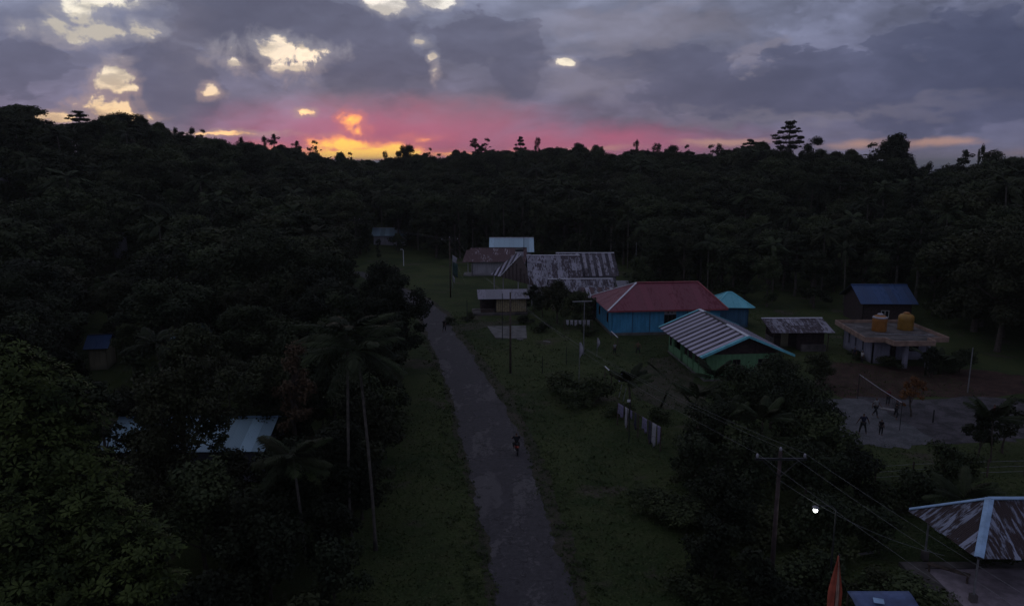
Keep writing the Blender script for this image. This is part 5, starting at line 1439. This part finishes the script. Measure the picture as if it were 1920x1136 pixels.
pa = Vector((13.0, 33.4)); za = Q(1448, 846, 33.4).z
power_pole('nearest power pole with crossarm and three white insulators at lower right', pa.x, pa.y, za, 'wood_dark', 1.15, 0, True, .14)
pb = Vector((-0.17, 75.0)); zb = Q(957, 548, 75).z
power_pole('tall dark wooden power pole on the right verge in the middle of the view', pb.x, pb.y, zb, 'wood', .0, .3)
pc = Vector((-10.2, 119.4)); zc_ = Q(838, 446, 119.4).z
power_pole('far power pole with crossarm beside the white flag at the bend', pc.x, pc.y, zc_, 'wood', 1.3, .3, False)
pd = Vector((20.5, 6.0)); power_pole('power pole behind and right of the drone, just outside the view', pd.x, pd.y, 8.4, 'concrete', 1.15)
pe = Vector((-36, 168)); power_pole('farthest power pole beyond the road end', pe.x, pe.y, 9, 'wood', 1.1)
ends = lambda p, z, s: Vector((p.x + s, p.y - .1, z - .06))
for i, s in enumerate((-1.15, 0, 1.15)):
    nm = ['left', 'middle', 'right'][i]
    wire(ends(pa, za + (.25 if s == 0 else 0), s), ends(pd, 8.4, s), .5, label=f'{nm} wire running from the nearest power pole down toward the bottom edge', group='wires of the power line')
    wire(ends(pb, zb - .1 - .25 * i, 0.08), ends(pa, za + (.25 if s == 0 else 0), s), .9, label=f'wire from the mid-view pole to the {nm} insulator of the nearest pole', group='wires of the power line')
    wire(ends(pc, zc_, s), ends(pb, zb - .1 - .25 * i, -.08), .7, label=f'{nm} wire from the far crossarm pole to the mid-view pole', group='wires of the power line')
    wire(ends(pe, 9 + ground_z(pe.x, pe.y), s), ends(pc, zc_, s), .7, label=f'{nm} wire beyond the far crossarm pole', group='wires of the power line')
wire((-6.35, 100.0, 5.5), (-9.9, 119.4, zc_ - 2), .4, label='wire falling from the far crossarm pole to the leaning roadside post', group='wires of the power line')
wire((12.9, 33.5, za - 1.4), (21.5, 33.3, 2.85), .5, label='thin cable from the nearest pole to the pavilion roof corner', group='wires of the power line', r=.006)


def thin_pole(label, px, pyb, pyt, r=.05, m='metal_dark', name='post', cat='post'):
    b = P(px, pyb); t_ = Q(px, pyt, b.y); t = tag(part(name, MB().tube([(0, 0, -.1), (0, 0, t_.z)], [r, r * .8], 7), m, loc=b), label, cat); return b, t_.z


thin_pole('thin dark post beside the road bend', 876, 605, 562, .06)
thin_pole('thin dark post on the concrete pad left of the mid-view power pole', 942, 638, 550, .05)
thin_pole('thin post on the grass left of the feather banners', 1017, 700, 668, .045)
thin_pole('thin post between the lawn bushes and the mid-view pole', 1062, 684, 650, .04)
thin_pole('pale pole standing at the far side of the gravel yard', 1814, 736, 652, .06, 'metal')
thin_pole('thin dark post in the middle of the gravel yard', 1749, 792, 768, .07)
thin_pole('tall antenna mast behind the left end of the maroon roof', 1190, 560, 455, .04, 'metal', 'antenna_mast', 'mast')
thin_pole('dark mast crossing the pale blue roof', 982, 512, 436, .06, 'metal_dark', 'antenna_mast', 'mast')


def bar_lamp():
    b = P(1094, 665); h = Q(1094, 566, b.y).z
    t = thing('light_pole', tuple(b), 'grey pole with a horizontal white bar lamp in front of the blue building', 'light pole')
    part('pole', MB().tube([(0, 0, -.1), (0, 0, h)], [.07, .05], 8), 'metal', t)
    part('bar_lamp', MB().box((-.25, 0, h + .05), (2.3, .16, .1), .15), 'metal', t)


bar_lamp()


def street_lamp(label, b, h, arm, lit=False, m='metal', rz=0, r=.045):
    t = thing('street_lamp', tuple(b), label, 'street lamp', rz)
    part('pole', MB().tube([(0, 0, -.1), (0, 0, h - .2), (arm * .2, 0, h), (arm, 0, h + .05)], [r, r * .8, r * .6, r * .5], 7), m, t)
    hd = part('lamp_head', MB().lathe([(.05, .12), (.16, .05), (.17, 0)], (arm, 0, h - .08), 12) if lit else MB().box((arm + .1, 0, h + .04), (.5, .2, .09)), 'metal' if lit else 'cap_white', t)
    if lit:
        part('bulb', MB().lathe([(.03, -.22), (.085, -.18), (.105, -.11), (.085, -.04), (.05, .0)], (arm, 0, h - .08), 14), 'lamp_on', hd, True)
    return t


b_ = P(757, 500); street_lamp('pale street lamp on the grass slope at the left of the bend', b_, Q(757, 468, b_.y).z - b_.z, -.5, r=.09, m='cap_white')
b_ = Vector((14.95, 32.9, 0)); hl = Q(1530, 958, 32.9).z + .25
t_ = street_lamp('lit street lamp with a white bulb glowing near the nearest power pole', (14.95 + .75, 32.9, 0), hl, -1.0, True, 'metal_dark', 0, .05)
ld = bpy.data.lights.new('lamp_light', 'POINT'); ld.energy = 12.0; ld.color = (.9, 1, .93); ld.shadow_soft_size = .12
lo = bpy.data.objects.new('lamp_light', ld); COL.objects.link(lo); lo.parent = t_; lo.location = (-1.0, 0, hl - .42)
b_ = P(1179, 830); hh = Q(1179, 752, b_.y).z
sg = thing('sign_post', tuple(b_), 'thin dark post with a small white square plate in front of the cloth rack', 'sign post')
part('pole', MB().tube([(0, 0, -.1), (0, 0, hh)], .04, 6), 'metal_dark', sg); part('sign_plate', MB().box((-.12, -.05, hh + .05), (.26, .03, .2)), 'cap_white', sg)


def feather(label, px, pyb, pyt, L, m='cloth_white'):
    b = P(px, pyb); h = Q(px, pyt, b.y).z; t = thing('feather_banner', tuple(b), label, 'banner')
    part('pole', MB().tube([(0, 0, -.1), (0, 0, h - .3), (.12, 0, h)], [.035, .025, .012], 6), 'metal', t)
    mb = MB(); K = 8
    for k in range(K + 1):
        f = k / K; z = h - .1 - L * f; wd = .34 * sin(pi * min(1, .12 + f * .86)) ** .7
        mb.v += [(.0, .01, z), (.04 + wd * .5, .05 * sin(f * 9), z), (wd, .09 * sin(f * 7 + 1), z - .05)]
    for k in range(K): a = 3 * k; mb.f += [(a, a + 3, a + 4, a + 1), (a + 1, a + 4, a + 5, a + 2)]
    bn = part('banner_cloth', mb, m, t, True); md = bn.modifiers.new('thick', 'SOLIDIFY'); md.thickness = .01


feather('white feather banner on a tall pole by the large lawn bush', 1085, 745, 640, 1.5)
feather('shorter pale feather banner left of the blue building', 1119, 668, 632, 1.2)


def flag():
    b = P(849, 540); h = Q(849, 478, b.y).z; t = thing('flagpole', tuple(b), 'flagpole with a drooping white and green flag at the road bend', 'flagpole')
    part('pole', MB().tube([(0, 0, -.1), (0, 0, h)], [.05, .03], 7), 'metal', t)
    for k, (z0, z1, m, nm, wd) in enumerate(((h, h - 1.1, 'cloth_white', 'flag_cloth', .85), (h - 1.1, h - 3.6, 'cloth_green', 'flag_cloth', .9), (h - 3.6, h - 4.6, 'cloth_white', 'flag_cloth', .35))):
        mb = MB(); K = 5; J = 5
        for i in range(K + 1):
            for j in range(J + 1):
                f = j / J; z = z0 + (z1 - z0) * i / K - f * .55 ; mb.v.append((.03 + wd * f * (1 - .35 * (i / K if k == 0 else 0)), .1 * sin(f * 8 + i * .4), z))
        mb.f = [(i * 6 + j, i * 6 + j + 1, (i + 1) * 6 + j + 1, (i + 1) * 6 + j) for i in range(K) for j in range(J)]
        o = part(nm, mb, m, t, True); o.modifiers.new('thick', 'SOLIDIFY').thickness = .01


flag()


def red_flag():
    x, y = Q(1571, 1040, 25.5).x, 25.5; h = Q(1571, 1038, 25.5).z
    t = thing('flagpole', (x, y, 0), 'pole with a limp red and pale flag at the bottom edge', 'flagpole')
    part('pole', MB().tube([(.06, 0, -.1), (.06, 0, h)], [.04, .03], 7), 'metal_dark', t)
    for s, (x0, x1, m) in enumerate(((-.26, .02, 'cloth_red'), (.02, .17, 'cloth_pale'), (.17, .26, 'cloth_red'))):
        mb = MB(); K = 12; J = 5
        for i in range(K + 1):
            f = i / K; sp = min(1, .05 + f * 1.7)
            for j in range(J + 1): u = x0 + (x1 - x0) * j / J; mb.v.append((u * sp, -.05 + .04 * sin(j * 2.2 + s * 2 + f * 3), h - .05 - 2.6 * f))
        mb.f = [(i * 6 + j, i * 6 + j + 1, (i + 1) * 6 + j + 1, (i + 1) * 6 + j) for i in range(K) for j in range(J)]
        o = part('flag_cloth', mb, m, t, True); o.modifiers.new('thick', 'SOLIDIFY').thickness = .01


red_flag()


def tarp_stall():
    o = Vector((13.2, 26.2, 0)); a = P(1588, 1108, 2.3); b = P(1700, 1104, 2.3)
    o = Vector((a.x, a.y, 0)); Wd = b.x - a.x
    t = thing('tarp_stall', tuple(o), 'low stall covered with a blue tarpaulin at the bottom edge of the view', 'stall')
    mb = MB(); K, J = 14, 10
    for i in range(K + 1):
        for j in range(J + 1):
            u, v = i / K, j / J; mb.v.append((Wd * u, -2.6 * v, 2.3 - .5 * v + .06 * sin(u * 14 + v * 5) * sin(v * 9) - .1 * sin(pi * u) * sin(pi * v)))
    mb.f = [(i * (J + 1) + j, (i + 1) * (J + 1) + j, (i + 1) * (J + 1) + j + 1, i * (J + 1) + j + 1) for i in range(K) for j in range(J)]
    c = part('tarp', mb, 'tarp', t, True); c.modifiers.new('thick', 'SOLIDIFY').thickness = .02
    part('patch', MB().box((1.15, -.7, 2.26), (.45, .32, .03), -.3, .2), 'cap_blue', t)
    for x, y, z in ((.05, -.05, 2.25), (Wd - .05, -.05, 2.25), (.05, -2.55, 1.75), (Wd - .05, -2.55, 1.75)): part('post', MB().box((x, y, z / 2 - .02), (.07, .07, z - .04)), 'wood', t)


tarp_stall()


def draped(name, label, a, b, z, L, m, seed, group=None, cat='cloth'):
    """cloth hanging from the line a-b (world xy) at height z"""
    rng = random.Random(seed); a, b = Vector((*a, z)), Vector((*b, z)); mb = MB(); K, J = 8, 6; n_ = Vector(((b - a).y, -(b - a).x, 0)).normalized(); ph = rng.uniform(0, 6)
    for i in range(K + 1):
        for j in range(J + 1):
            u, v = i / K, j / J; p = a.lerp(b, u) + n_ * (.07 * v * sin(u * 11 + ph) + .02) - Vector((0, 0, L * v * (1 - .12 * sin(u * 5 + ph))))
            mb.v.append(tuple(p - a))
    mb.f = [(i * (J + 1) + j, (i + 1) * (J + 1) + j, (i + 1) * (J + 1) + j + 1, i * (J + 1) + j + 1) for i in range(K) for j in range(J)]
    o = part(name, mb, m, None, True, a); o.modifiers.new('thick', 'SOLIDIFY').thickness = .012; tag(o, label, cat, group); return o


def rack(name, label, a, b, h, n):
    a, b = Vector((*a, 0)), Vector((*b, 0)); t = thing(name, tuple(a), label, 'rack'); d = b - a
    for k in range(n): q = d * k / (n - 1); part('post', MB().box((q.x, q.y, h / 2), (.09, .09, h)), 'wood', t)
    part('rail', MB().tube([(0, 0, h), (d.x, d.y, h)], .035, 6), 'wood', t); part('rail', MB().tube([(0, 0, h * .45), (d.x, d.y, h * .45)], .025, 6), 'wood', t)


ra, rb = (9.0, 59.4), (11.5, 53.6)
rack('cloth_rack', 'rough wooden rail fence hung with pale cloths on the lawn', ra, rb, 1.95, 5)
rk = lambda f: (ra[0] + (rb[0] - ra[0]) * f, ra[1] + (rb[1] - ra[1]) * f)
cl = [(.02, .15, 1.0, 'cloth_lilac', 'dim lilac cloth at the far end of the wooden rail'), (.19, .27, 1.6, 'cloth_white', 'narrow white cloth second from the far end of the rail'), (.29, .36, .7, 'cloth_lilac', 'short dim cloth left of the rail middle'),
      (.42, .46, 1.3, 'shirt_dim', 'very narrow dark cloth in the middle of the rail'), (.60, .70, 1.1, 'cloth_lilac', 'dim cloth just past the middle of the rail'), (.74, .80, 1.7, 'shirt_dim', 'long dark cloth near the close end of the rail'), (.82, .91, 1.75, 'cloth_white', 'long white cloth near the close end of the rail'), (.93, 1.0, 1.45, 'cloth_lilac', 'lilac cloth at the close end of the rail')]
M['shirt_dim'] = mat('dark_cloth', (.05, .05, .07), .85, .2, 5)
for i, (u, v, L, m, lb) in enumerate(cl): draped('hanging_cloth', lb, rk(u), rk(v), 1.99, L, m, 400 + i, 'cloths hung on the wooden rail')
# laundry line left of the blue building
a_, b2 = P(1058, 622), P(1110, 622)
ln_ = thing('clothes_line', (a_.x, a_.y, 0), 'clothes line between two posts left of the blue building', 'clothes line')
dd_ = b2 - a_
for q in (0, 1): part('post', MB().box((dd_.x * q, dd_.y * q, .85), (.07, .07, 1.7)), 'wood', ln_)
part('line', MB().tube([(0, 0, 1.62), (dd_.x * .5, dd_.y * .5, 1.54), (dd_.x, dd_.y, 1.62)], .012, 4), 'metal', ln_)
cols = ['white shirt', 'small white towel', 'pale sheet', 'white cloth', 'short pale rag', 'loose cloth']
for i in range(6):
    u = .06 + .15 * i; p0 = a_.lerp(b2, u); p1 = a_.lerp(b2, u + .1)
    draped('laundry', f'{cols[i]} on the clothes line left of the blue building, {["first","second","third","fourth","fifth","sixth"][i]} from the left', (p0.x, p0.y - .03), (p1.x, p1.y - .03), 1.58, random.uniform(.4, .9), 'cloth_white', 430 + i, 'laundry on the line')


def goal():
    a, b = P(1134, 716), P(1146, 728); h = Q(1134, 687, a.y).z
    t = thing('goal', tuple(a), 'small goal of two posts and a white crossbar on the lawn', 'goal'); d = b - a
    part('post', MB().box((0, 0, h / 2), (.09, .09, h)), 'wood', t); part('post', MB().box((d.x, d.y, h / 2), (.09, .09, h)), 'wood', t)
    part('crossbar', MB().tube([(0, 0, h), (d.x, d.y, h)], .06, 7), 'cap_white', t)
    t2 = thing('goal', tuple(P(1146, 636)), 'far goal with a white bar beside the corner of the blue building', 'goal'); d = P(1158, 648) - P(1146, 636)
    for q in (0, 1): part('post', MB().box((d.x * q, d.y * q, .5), (.08, .08, 1.0)), 'wood', t2)
    part('crossbar', MB().tube([(0, 0, 1.02), (d.x, d.y, 1.02)], .06, 7), 'cap_white', t2)


goal()
tag(part('tarp_sheet', MB().add([(0, 0, .9), (.6, .1, 1.25), (.7, -.3, .8), (.2, -.4, .5), (0, 0, .87), (.6, .1, 1.22), (.7, -.3, .77), (.2, -.4, .47)], [(0, 3, 2, 1), (4, 5, 6, 7), (0, 1, 5, 4), (1, 2, 6, 5), (2, 3, 7, 6), (3, 0, 4, 7)]), 'cloth_lilac', loc=tuple(P(1156, 722))), 'crumpled pale sheet propped beside the small goal', 'sheet')
for i, (px, py) in enumerate(((1160, 745), (1168, 752))):
    tag(part('stick', MB().tube([(0, 0, -.05), (.25, -.1, 1.3)], .03, 5), 'cloth_white', loc=tuple(P(px, py))), ['leaning pale stick left of the banana plant', 'leaning pale stick nearest the banana plant'][i], 'stick')
# debris bits
for i, (px, py, sx, sy, lb) in enumerate(((1025, 641, .9, .3, 'pale plank lying on the grass beyond the lawn posts'), (975, 637, .8, .3, 'pale scrap at the near edge of the concrete pad'), (1885, 802, 1.5, .7, 'pale concrete slab lying at the right of the gravel yard'), (1852, 790, .8, .4, 'small pale slab on the gravel yard'),
                                          (1709, 926, .35, .2, 'small white scrap in the dark grass above the pavilion'), (1625, 1038, 1.1, .16, 'pale board lying below the lamp'), (1665, 768, 1.2, .5, 'pale mat on the court beside the players'))):
    q = P(px, py); tag(part('scrap', MB().box((0, 0, .06), (sx, sy, .06), .4 * (i % 3) - .5), 'concrete' if i not in (4,) else 'cap_white', loc=(q.x, q.y, .0)), lb, 'debris')
na, nb = P(1612, 702, 2.4), P(1692, 755, 2.4)
nt_ = thing('volleyball_net', (na.x, na.y, 0), 'volleyball net with a white top rope across the court', 'net'); d_ = nb - na
for q in (0, 1): part('post', MB().tube([(d_.x * q, d_.y * q, -.1), (d_.x * q, d_.y * q, 2.45)], .03, 7), 'metal_dark', nt_)
part('top_rope', MB().tube([(0, 0, 2.4), (d_.x * .5, d_.y * .5, 2.34), (d_.x, d_.y, 2.4)], .03, 5), 'cloth_white', nt_)
nb_ = MB()
for k in range(26): f = k / 25; nb_.box((d_.x * f, d_.y * f, 1.95), (.012, .012, .85))
for k in range(7): nb_.tube([(0, 0, 1.53 + k * .14), (d_.x, d_.y, 1.53 + k * .14)], .006, 3)
part('netting', nb_, 'metal_dark', nt_)['kind'] = 'stuff'
# wire fence below the court
fa = [P(1640, 905), P(1710, 900), P(1780, 897), P(1850, 895), P(1920, 893)]
fn = thing('wire_fence', tuple(fa[0]), 'thin wire fence with dark posts in the grass below the gravel yard', 'fence')
for q in fa: part('post', MB().box((q.x - fa[0].x, q.y - fa[0].y, .7), (.09, .09, 1.4)), 'wood', fn)
for z in (.4, .8, 1.2):
    w_ = MB(); [w_.tube([(a.x - fa[0].x, a.y - fa[0].y, z), (b.x - fa[0].x, b.y - fa[0].y, z)], .012, 4) for a, b in zip(fa, fa[1:])]; part('wire', w_, 'metal', fn)

# ------------------------------------------------------------------ people
M['shirts'] = None
for nm, c in (('shirt_grey', (.22, .22, .22)), ('shirt_white', (.42, .41, .40)), ('shirt_navy', (.02, .022, .045)), ('shirt_black', (.012, .012, .015)), ('shirt_brown', (.12, .08, .05)), ('shorts_dark', (.02, .02, .022)), ('shirt_maroon', (.12, .03, .03))):
    M[nm] = mat(nm, c, .85, .15, 4)


def skin_obj(name, V, E, Rd, m, parent, root=0, sub=1):
    me = bpy.data.meshes.new(name); me.from_pydata([tuple(v) for v in V], E, []); me.materials.append(M[m])
    o = link(name, me, parent); sk = o.modifiers.new('skin', 'SKIN'); sk.use_smooth_shade = True
    ly = me.skin_vertices[0].data if me.skin_vertices else None
    if ly is None:
        return o
    for i, r_ in enumerate(Rd): ly[i].radius = (r_, r_); ly[i].use_root = (i == root)
    sb_ = o.modifiers.new('sub', 'SUBSURF'); sb_.levels = sub; sb_.render_levels = sub
    return o


def skin_mesh(name, V, E, Rd, m, parent, root=0, sub=1):
    import bmesh
    me = bpy.data.meshes.new(name); bm = bmesh.new(); ly = bm.verts.layers.skin.verify()
    vs = [bm.verts.new(v) for v in V]
    for i, v in enumerate(vs): v[ly].radius = (Rd[i], Rd[i]); v[ly].use_root = (i == root)
    for a, b in E: bm.edges.new((vs[a], vs[b]))
    bm.to_mesh(me); bm.free(); me.materials.append(M[m])
    o = link(name, me, parent); sk = o.modifiers.new('skin', 'SKIN'); sk.use_smooth_shade = True
    sb_ = o.modifiers.new('sub', 'SUBSURF'); sb_.levels = sub; sb_.render_levels = sub
    return o


def person(label, x, y, h=1.65, rz=0.0, pose='stand', shirt='shirt_grey', legs='shorts_dark', z=0.0):
    t = thing('person', (x, y, z), label, 'person', rz); t.scale = (h / 1.7,) * 3
    J = dict(pel=(0, 0, .93), bel=(0, 0, 1.08), che=(0, 0, 1.30), nec=(0, 0, 1.47), jaw=(0, -.02, 1.54), hd=(0, -.01, 1.63), nose=(0, -.11, 1.6),
             sl=(-.18, 0, 1.40), el=(-.25, .02, 1.13), wl=(-.27, -.06, .89), sr=(.18, 0, 1.40), er=(.25, .02, 1.13), wr=(.27, -.06, .89),
             hl=(-.10, 0, .88), kl=(-.12, -.02, .48), al=(-.13, .03, .08), tl=(-.15, -.14, .04), hr=(.10, 0, .88), kr=(.12, -.02, .48), ar=(.13, .03, .08), tr=(.15, -.14, .04))
    if pose == 'walk': J.update(kl=(-.1, -.18, .5), al=(-.1, -.25, .1), tl=(-.11, -.42, .08), kr=(.1, .1, .49), ar=(.1, .34, .14), tr=(.1, .22, .04), el=(-.24, .14, 1.15), wl=(-.24, .16, .9), er=(.24, -.12, 1.15), wr=(.24, -.3, .98))
    if pose == 'run': J.update(kl=(-.24, -.18, .5), al=(-.42, -.1, .1), tl=(-.5, -.24, .05), kr=(.2, .12, .49), ar=(.42, .22, .12), tr=(.46, .08, .04), el=(-.42, -.05, 1.25), wl=(-.6, -.2, 1.4), er=(.4, .05, 1.2), wr=(.58, -.05, 1.05))
    if pose == 'wide': J.update(kl=(-.2, -.02, .48), al=(-.26, .03, .08), tl=(-.28, -.14, .04), kr=(.2, -.02, .48), ar=(.26, .03, .08), tr=(.28, -.14, .04), el=(-.34, .02, 1.15), wl=(-.42, -.06, .93), er=(.34, .02, 1.15), wr=(.42, -.06, .93))
    if pose == 'ride':
        J.update(pel=(0, .1, .78), bel=(0, .08, .93), che=(0, .0, 1.16), nec=(0, -.05, 1.33), jaw=(0, -.08, 1.40), hd=(0, -.08, 1.49), nose=(0, -.18, 1.46), sl=(-.19, 0, 1.26), el=(-.3, -.2, 1.08), wl=(-.3, -.45, 1.05), sr=(.19, 0, 1.26), er=(.3, -.2, 1.08), wr=(.3, -.45, 1.05),
                 hl=(-.12, .08, .75), kl=(-.22, -.3, .68), al=(-.2, -.14, .3), tl=(-.2, -.3, .26), hr=(.12, .08, .75), kr=(.22, -.3, .68), ar=(.2, -.14, .3), tr=(.2, -.3, .26))
    V_ = lambda k: Vector(J[k])
    names = list(J); idx = {k: i for i, k in enumerate(names)}; V = [V_(k) for k in names]
    Rr = dict(pel=.125, bel=.115, che=.13, nec=.055, jaw=.075, hd=.10, nose=.018, sl=.06, el=.043, wl=.03, sr=.06, er=.043, wr=.03, hl=.088, kl=.058, al=.038, tl=.032, hr=.088, kr=.058, ar=.038, tr=.032)
    Rd = [Rr[k] for k in names]
    E = [('pel', 'bel'), ('bel', 'che'), ('che', 'nec'), ('nec', 'jaw'), ('jaw', 'hd'), ('hd', 'nose'), ('che', 'sl'), ('sl', 'el'), ('el', 'wl'), ('che', 'sr'), ('sr', 'er'), ('er', 'wr'), ('pel', 'hl'), ('hl', 'kl'), ('kl', 'al'), ('al', 'tl'), ('pel', 'hr'), ('hr', 'kr'), ('kr', 'ar'), ('ar', 'tr')]
    E = [(idx[a], idx[b]) for a, b in E]
    for sd, e_, w_ in ((-1, 'el', 'wl'), (1, 'er', 'wr')):       # palm and five fingers
        d = (V_(w_) - V_(e_)).normalized(); sdv = Vector((0, 1, 0)) if abs(d.y) < .8 else Vector((1, 0, 0)); sdv = (sdv - d * sdv.dot(d)).normalized()
        p = V_(w_) + d * .08; V.append(p); Rd.append(.026); pi_ = len(V) - 1; E.append((idx[w_], pi_))
        for f, (o_, l) in enumerate(((-.030, .075), (-.010, .088), (.010, .082), (.030, .065))):
            V.append(p + sdv * o_ + d * l * .6); Rd.append(.008); V.append(p + sdv * o_ * 1.1 + d * l + Vector((-sd * .02, 0, 0))); Rd.append(.007); E += [(pi_, len(V) - 2), (len(V) - 2, len(V) - 1)]
        V.append(V_(w_) + d * .05 - sdv * .05); Rd.append(.010); E.append((pi_, len(V) - 1))
    skin_mesh('body', V, E, Rd, 'skin', t, idx['pel'], 1)
    # shirt, trousers, hair
    up = lambda a, b, f: V_(a).lerp(V_(b), f)
    sv = [V_('pel') + Vector((0, 0, .02)), V_('bel'), V_('che'), V_('che') + Vector((0, 0, .1)), V_('sl'), up('sl', 'el', .6), V_('sr'), up('sr', 'er', .6)]
    skin_mesh('shirt', sv, [(0, 1), (1, 2), (2, 3), (2, 4), (4, 5), (2, 6), (6, 7)], [.145, .135, .15, .09, .078, .062, .078, .062], shirt, t, 2, 1)
    pv = [V_('pel'), V_('hl'), V_('kl'), up('kl', 'al', .75), V_('hr'), V_('kr'), up('kr', 'ar', .75)]
    skin_mesh('trousers', pv, [(0, 1), (1, 2), (2, 3), (0, 4), (4, 5), (5, 6)], [.14, .105, .075, .06, .105, .075, .06], legs, t, 0, 1)
    hdv = V_('hd')
    skin_mesh('hair', [hdv + Vector((0, .03, .03)), hdv + Vector((0, .035, -.04))], [(0, 1)], [.105, .085], 'hair', t, 0, 1)
    return t


PPL = [((-8.97, 94.4), 1.7, 2.9, 'walk', 'shirt_black', 'shorts_dark', 'person in dark clothes walking along the road at the bend'),
       ((11.95, 82.6), 1.45, .2, 'stand', 'shirt_grey', 'shorts_dark', 'person in a light top standing on the lawn, left of the two there'),
       ((14.68, 82.6), 1.6, -.4, 'wide', 'shirt_brown', 'shorts_dark', 'person in a tan top standing on the lawn, right of the two there'),
       ((28.9, 57.2), 1.85, 3.0, 'wide', 'shirt_navy', 'shorts_dark', 'person in dark clothes standing nearest on the court seen from behind'),
       ((32.0, 61.4), 1.8, .5, 'walk', 'shirt_grey', 'shorts_dark', 'person in grey shirt walking in the middle of the court'),
       ((34.6, 64.4), 1.65, .1, 'stand', 'shirt_maroon', 'shorts_dark', 'person in maroon top at the far side of the court under the net rope'),
       ((33.6, 61.0), 1.75, .9, 'run', 'shirt_black', 'shorts_dark', 'person in black lunging with legs wide at the right of the court'),
       ((30.3, 57.0), 1.4, 2.2, 'stand', 'shirt_black', 'shorts_dark', 'small child in dark clothes beside the nearest person on the court'),
       ((40.9, 61.0), 1.7, -.5, 'walk', 'shirt_navy', 'shorts_dark', 'person in dark blue walking across the gravel yard'),
       ((41.6, 60.2), 1.6, .8, 'stand', 'shirt_maroon', 'shorts_dark', 'person in dark red standing on the gravel yard'),
       ((38.9, 78.6), 1.55, -1.4, 'stand', 'shirt_white', 'shorts_dark', 'person in a pale top standing by the wall of the tank building'),
       ((38.7, 80.0), 1.6, -1.2, 'stand', 'shirt_navy', 'shorts_dark', 'person in dark blue beside the narrow windows of the tank building'),
       ((39.1, 58.3), 1.5, .4, 'stand', 'shirt_grey', 'shorts_dark', 'person in grey at the front of the gravel yard')]
for (x, y), h, rz, ps, sh, lg, lb in PPL: person(lb, x, y, h, rz, ps, sh, lg)


def motorbike(label, x, y, rz):
    t = thing('motorcycle', (x, y, .03), label, 'motorcycle', rz)
    def wheel(yy):
        ty = MB(); n = 20; k = 8
        for i in range(n):
            a = 2 * pi * i / n
            for j in range(k): b = 2 * pi * j / k; rr_ = .27 + .045 * cos(b); ty.v.append((.045 * sin(b), yy + rr_ * cos(a), .31 + rr_ * sin(a)))
        ty.f = [(i * k + j, i * k + (j + 1) % k, ((i + 1) % n) * k + (j + 1) % k, ((i + 1) % n) * k + j) for i in range(n) for j in range(k)]
        wl = part('wheel', ty, 'rubber', t, True)
        rm = MB(); rm.tube([(-.05, yy, .31), (.05, yy, .31)], .04, 8)
        for i in range(6): a = pi * i / 3; rm.tube([(0, yy, .31), (0, yy + .24 * cos(a), .31 + .24 * sin(a))], .012, 4)
        part('rim', rm, 'metal', wl)
    wheel(-.62); wheel(.62)
    part('body', MB().tube([(0, -.5, .62), (0, -.25, .50), (0, .05, .48), (0, .4, .62), (0, .75, .74)], [.08, .14, .15, .16, .07], 10), 'bike_red', t, True)
    part('seat', MB().tube([(0, -.15, .74), (0, .2, .77), (0, .6, .80)], [.09, .13, .10], 8), 'rubber', t, True)
    part('fork', MB().tube([(0, -.62, .31), (0, -.5, .7), (0, -.42, 1.0)], .035, 6), 'metal', t)
    part('handlebar', MB().tube([(-.34, -.34, 1.02), (-.15, -.42, 1.02), (.15, -.42, 1.02), (.34, -.34, 1.02)], .02, 6), 'metal_dark', t)
    part('headlight', MB().lathe([(.03, 0), (.085, .03), (.09, .1), (.04, .16)], (0, -.56, .82), 10), 'metal', t, True)
    part('tail_light', MB().box((0, .82, .74), (.14, .05, .07)), 'cloth_red', t)
    part('rear_fender', MB().box((0, .78, .58), (.12, .1, .26), 0, .4), 'rubber', t)
    part('exhaust', MB().tube([(.13, -.05, .3), (.15, .4, .32), (.16, .72, .4)], [.03, .05, .05], 7), 'metal', t)


motorbike('motorcycle ridden along the right edge of the road away from the camera', .35, 53.3, radians(168) * 0 + radians(186))
person('rider in dark jacket sitting on the motorcycle on the road', .35, 53.3, 1.75, radians(186), 'ride', 'shirt_black', 'shorts_dark', .03)
motorbike('dark motorcycle standing at the far road end under the trees', -26.9, 141.0, radians(160))
person('dark-clothed rider on the far motorcycle at the road end', -26.9, 141.0, 1.75, radians(160), 'ride', 'shirt_navy', 'shorts_dark', .03)
person('person in dark clothes standing next to the far motorcycle', -25.6, 141.2, 1.7, 0, 'stand', 'shirt_black', 'shorts_dark')
# pale concrete water tower box behind the porch ridge
pt = thing('rooftop_tank', (1.4, 138.5, 0), 'small pale tank tower with dark rounded lid behind the porch ridge', 'water tank')
for q in ((-.6, -.6), (.6, -.6), (.6, .6), (-.6, .6)): part('leg', MB().box((q[0], q[1], 2.2), (.16, .16, 4.4)), 'concrete', pt)
part('tank_body', MB().lathe([(.75, 4.4), (.78, 4.5), (.78, 5.5)], n=16), 'wall_white', pt, True); part('lid', MB().lathe([(.85, 5.5), (.82, 5.75), (.5, 6.0), (.1, 6.1)], n=16), 'metal_dark', pt, True)

# ------------------------------------------------------------------ evening haze
hzm = bpy.data.materials.new('evening_haze'); hzm.use_nodes = True; hn = hzm.node_tree; hn.nodes.clear()
pv_ = hn.nodes.new('ShaderNodeVolumePrincipled'); pv_.inputs['Density'].default_value = 0.00014; pv_.inputs['Color'].default_value = (.92, .94, .9, 1)
pv_.inputs['Anisotropy'].default_value = 0.2
hn.links.new(pv_.outputs[0], hn.nodes.new('ShaderNodeOutputMaterial').inputs['Volume'])
M['haze'] = hzm
tag(part('haze', MB().span((-62000, -62000, -45), (62000, 62000, 75)), 'haze'), kind='stuff')
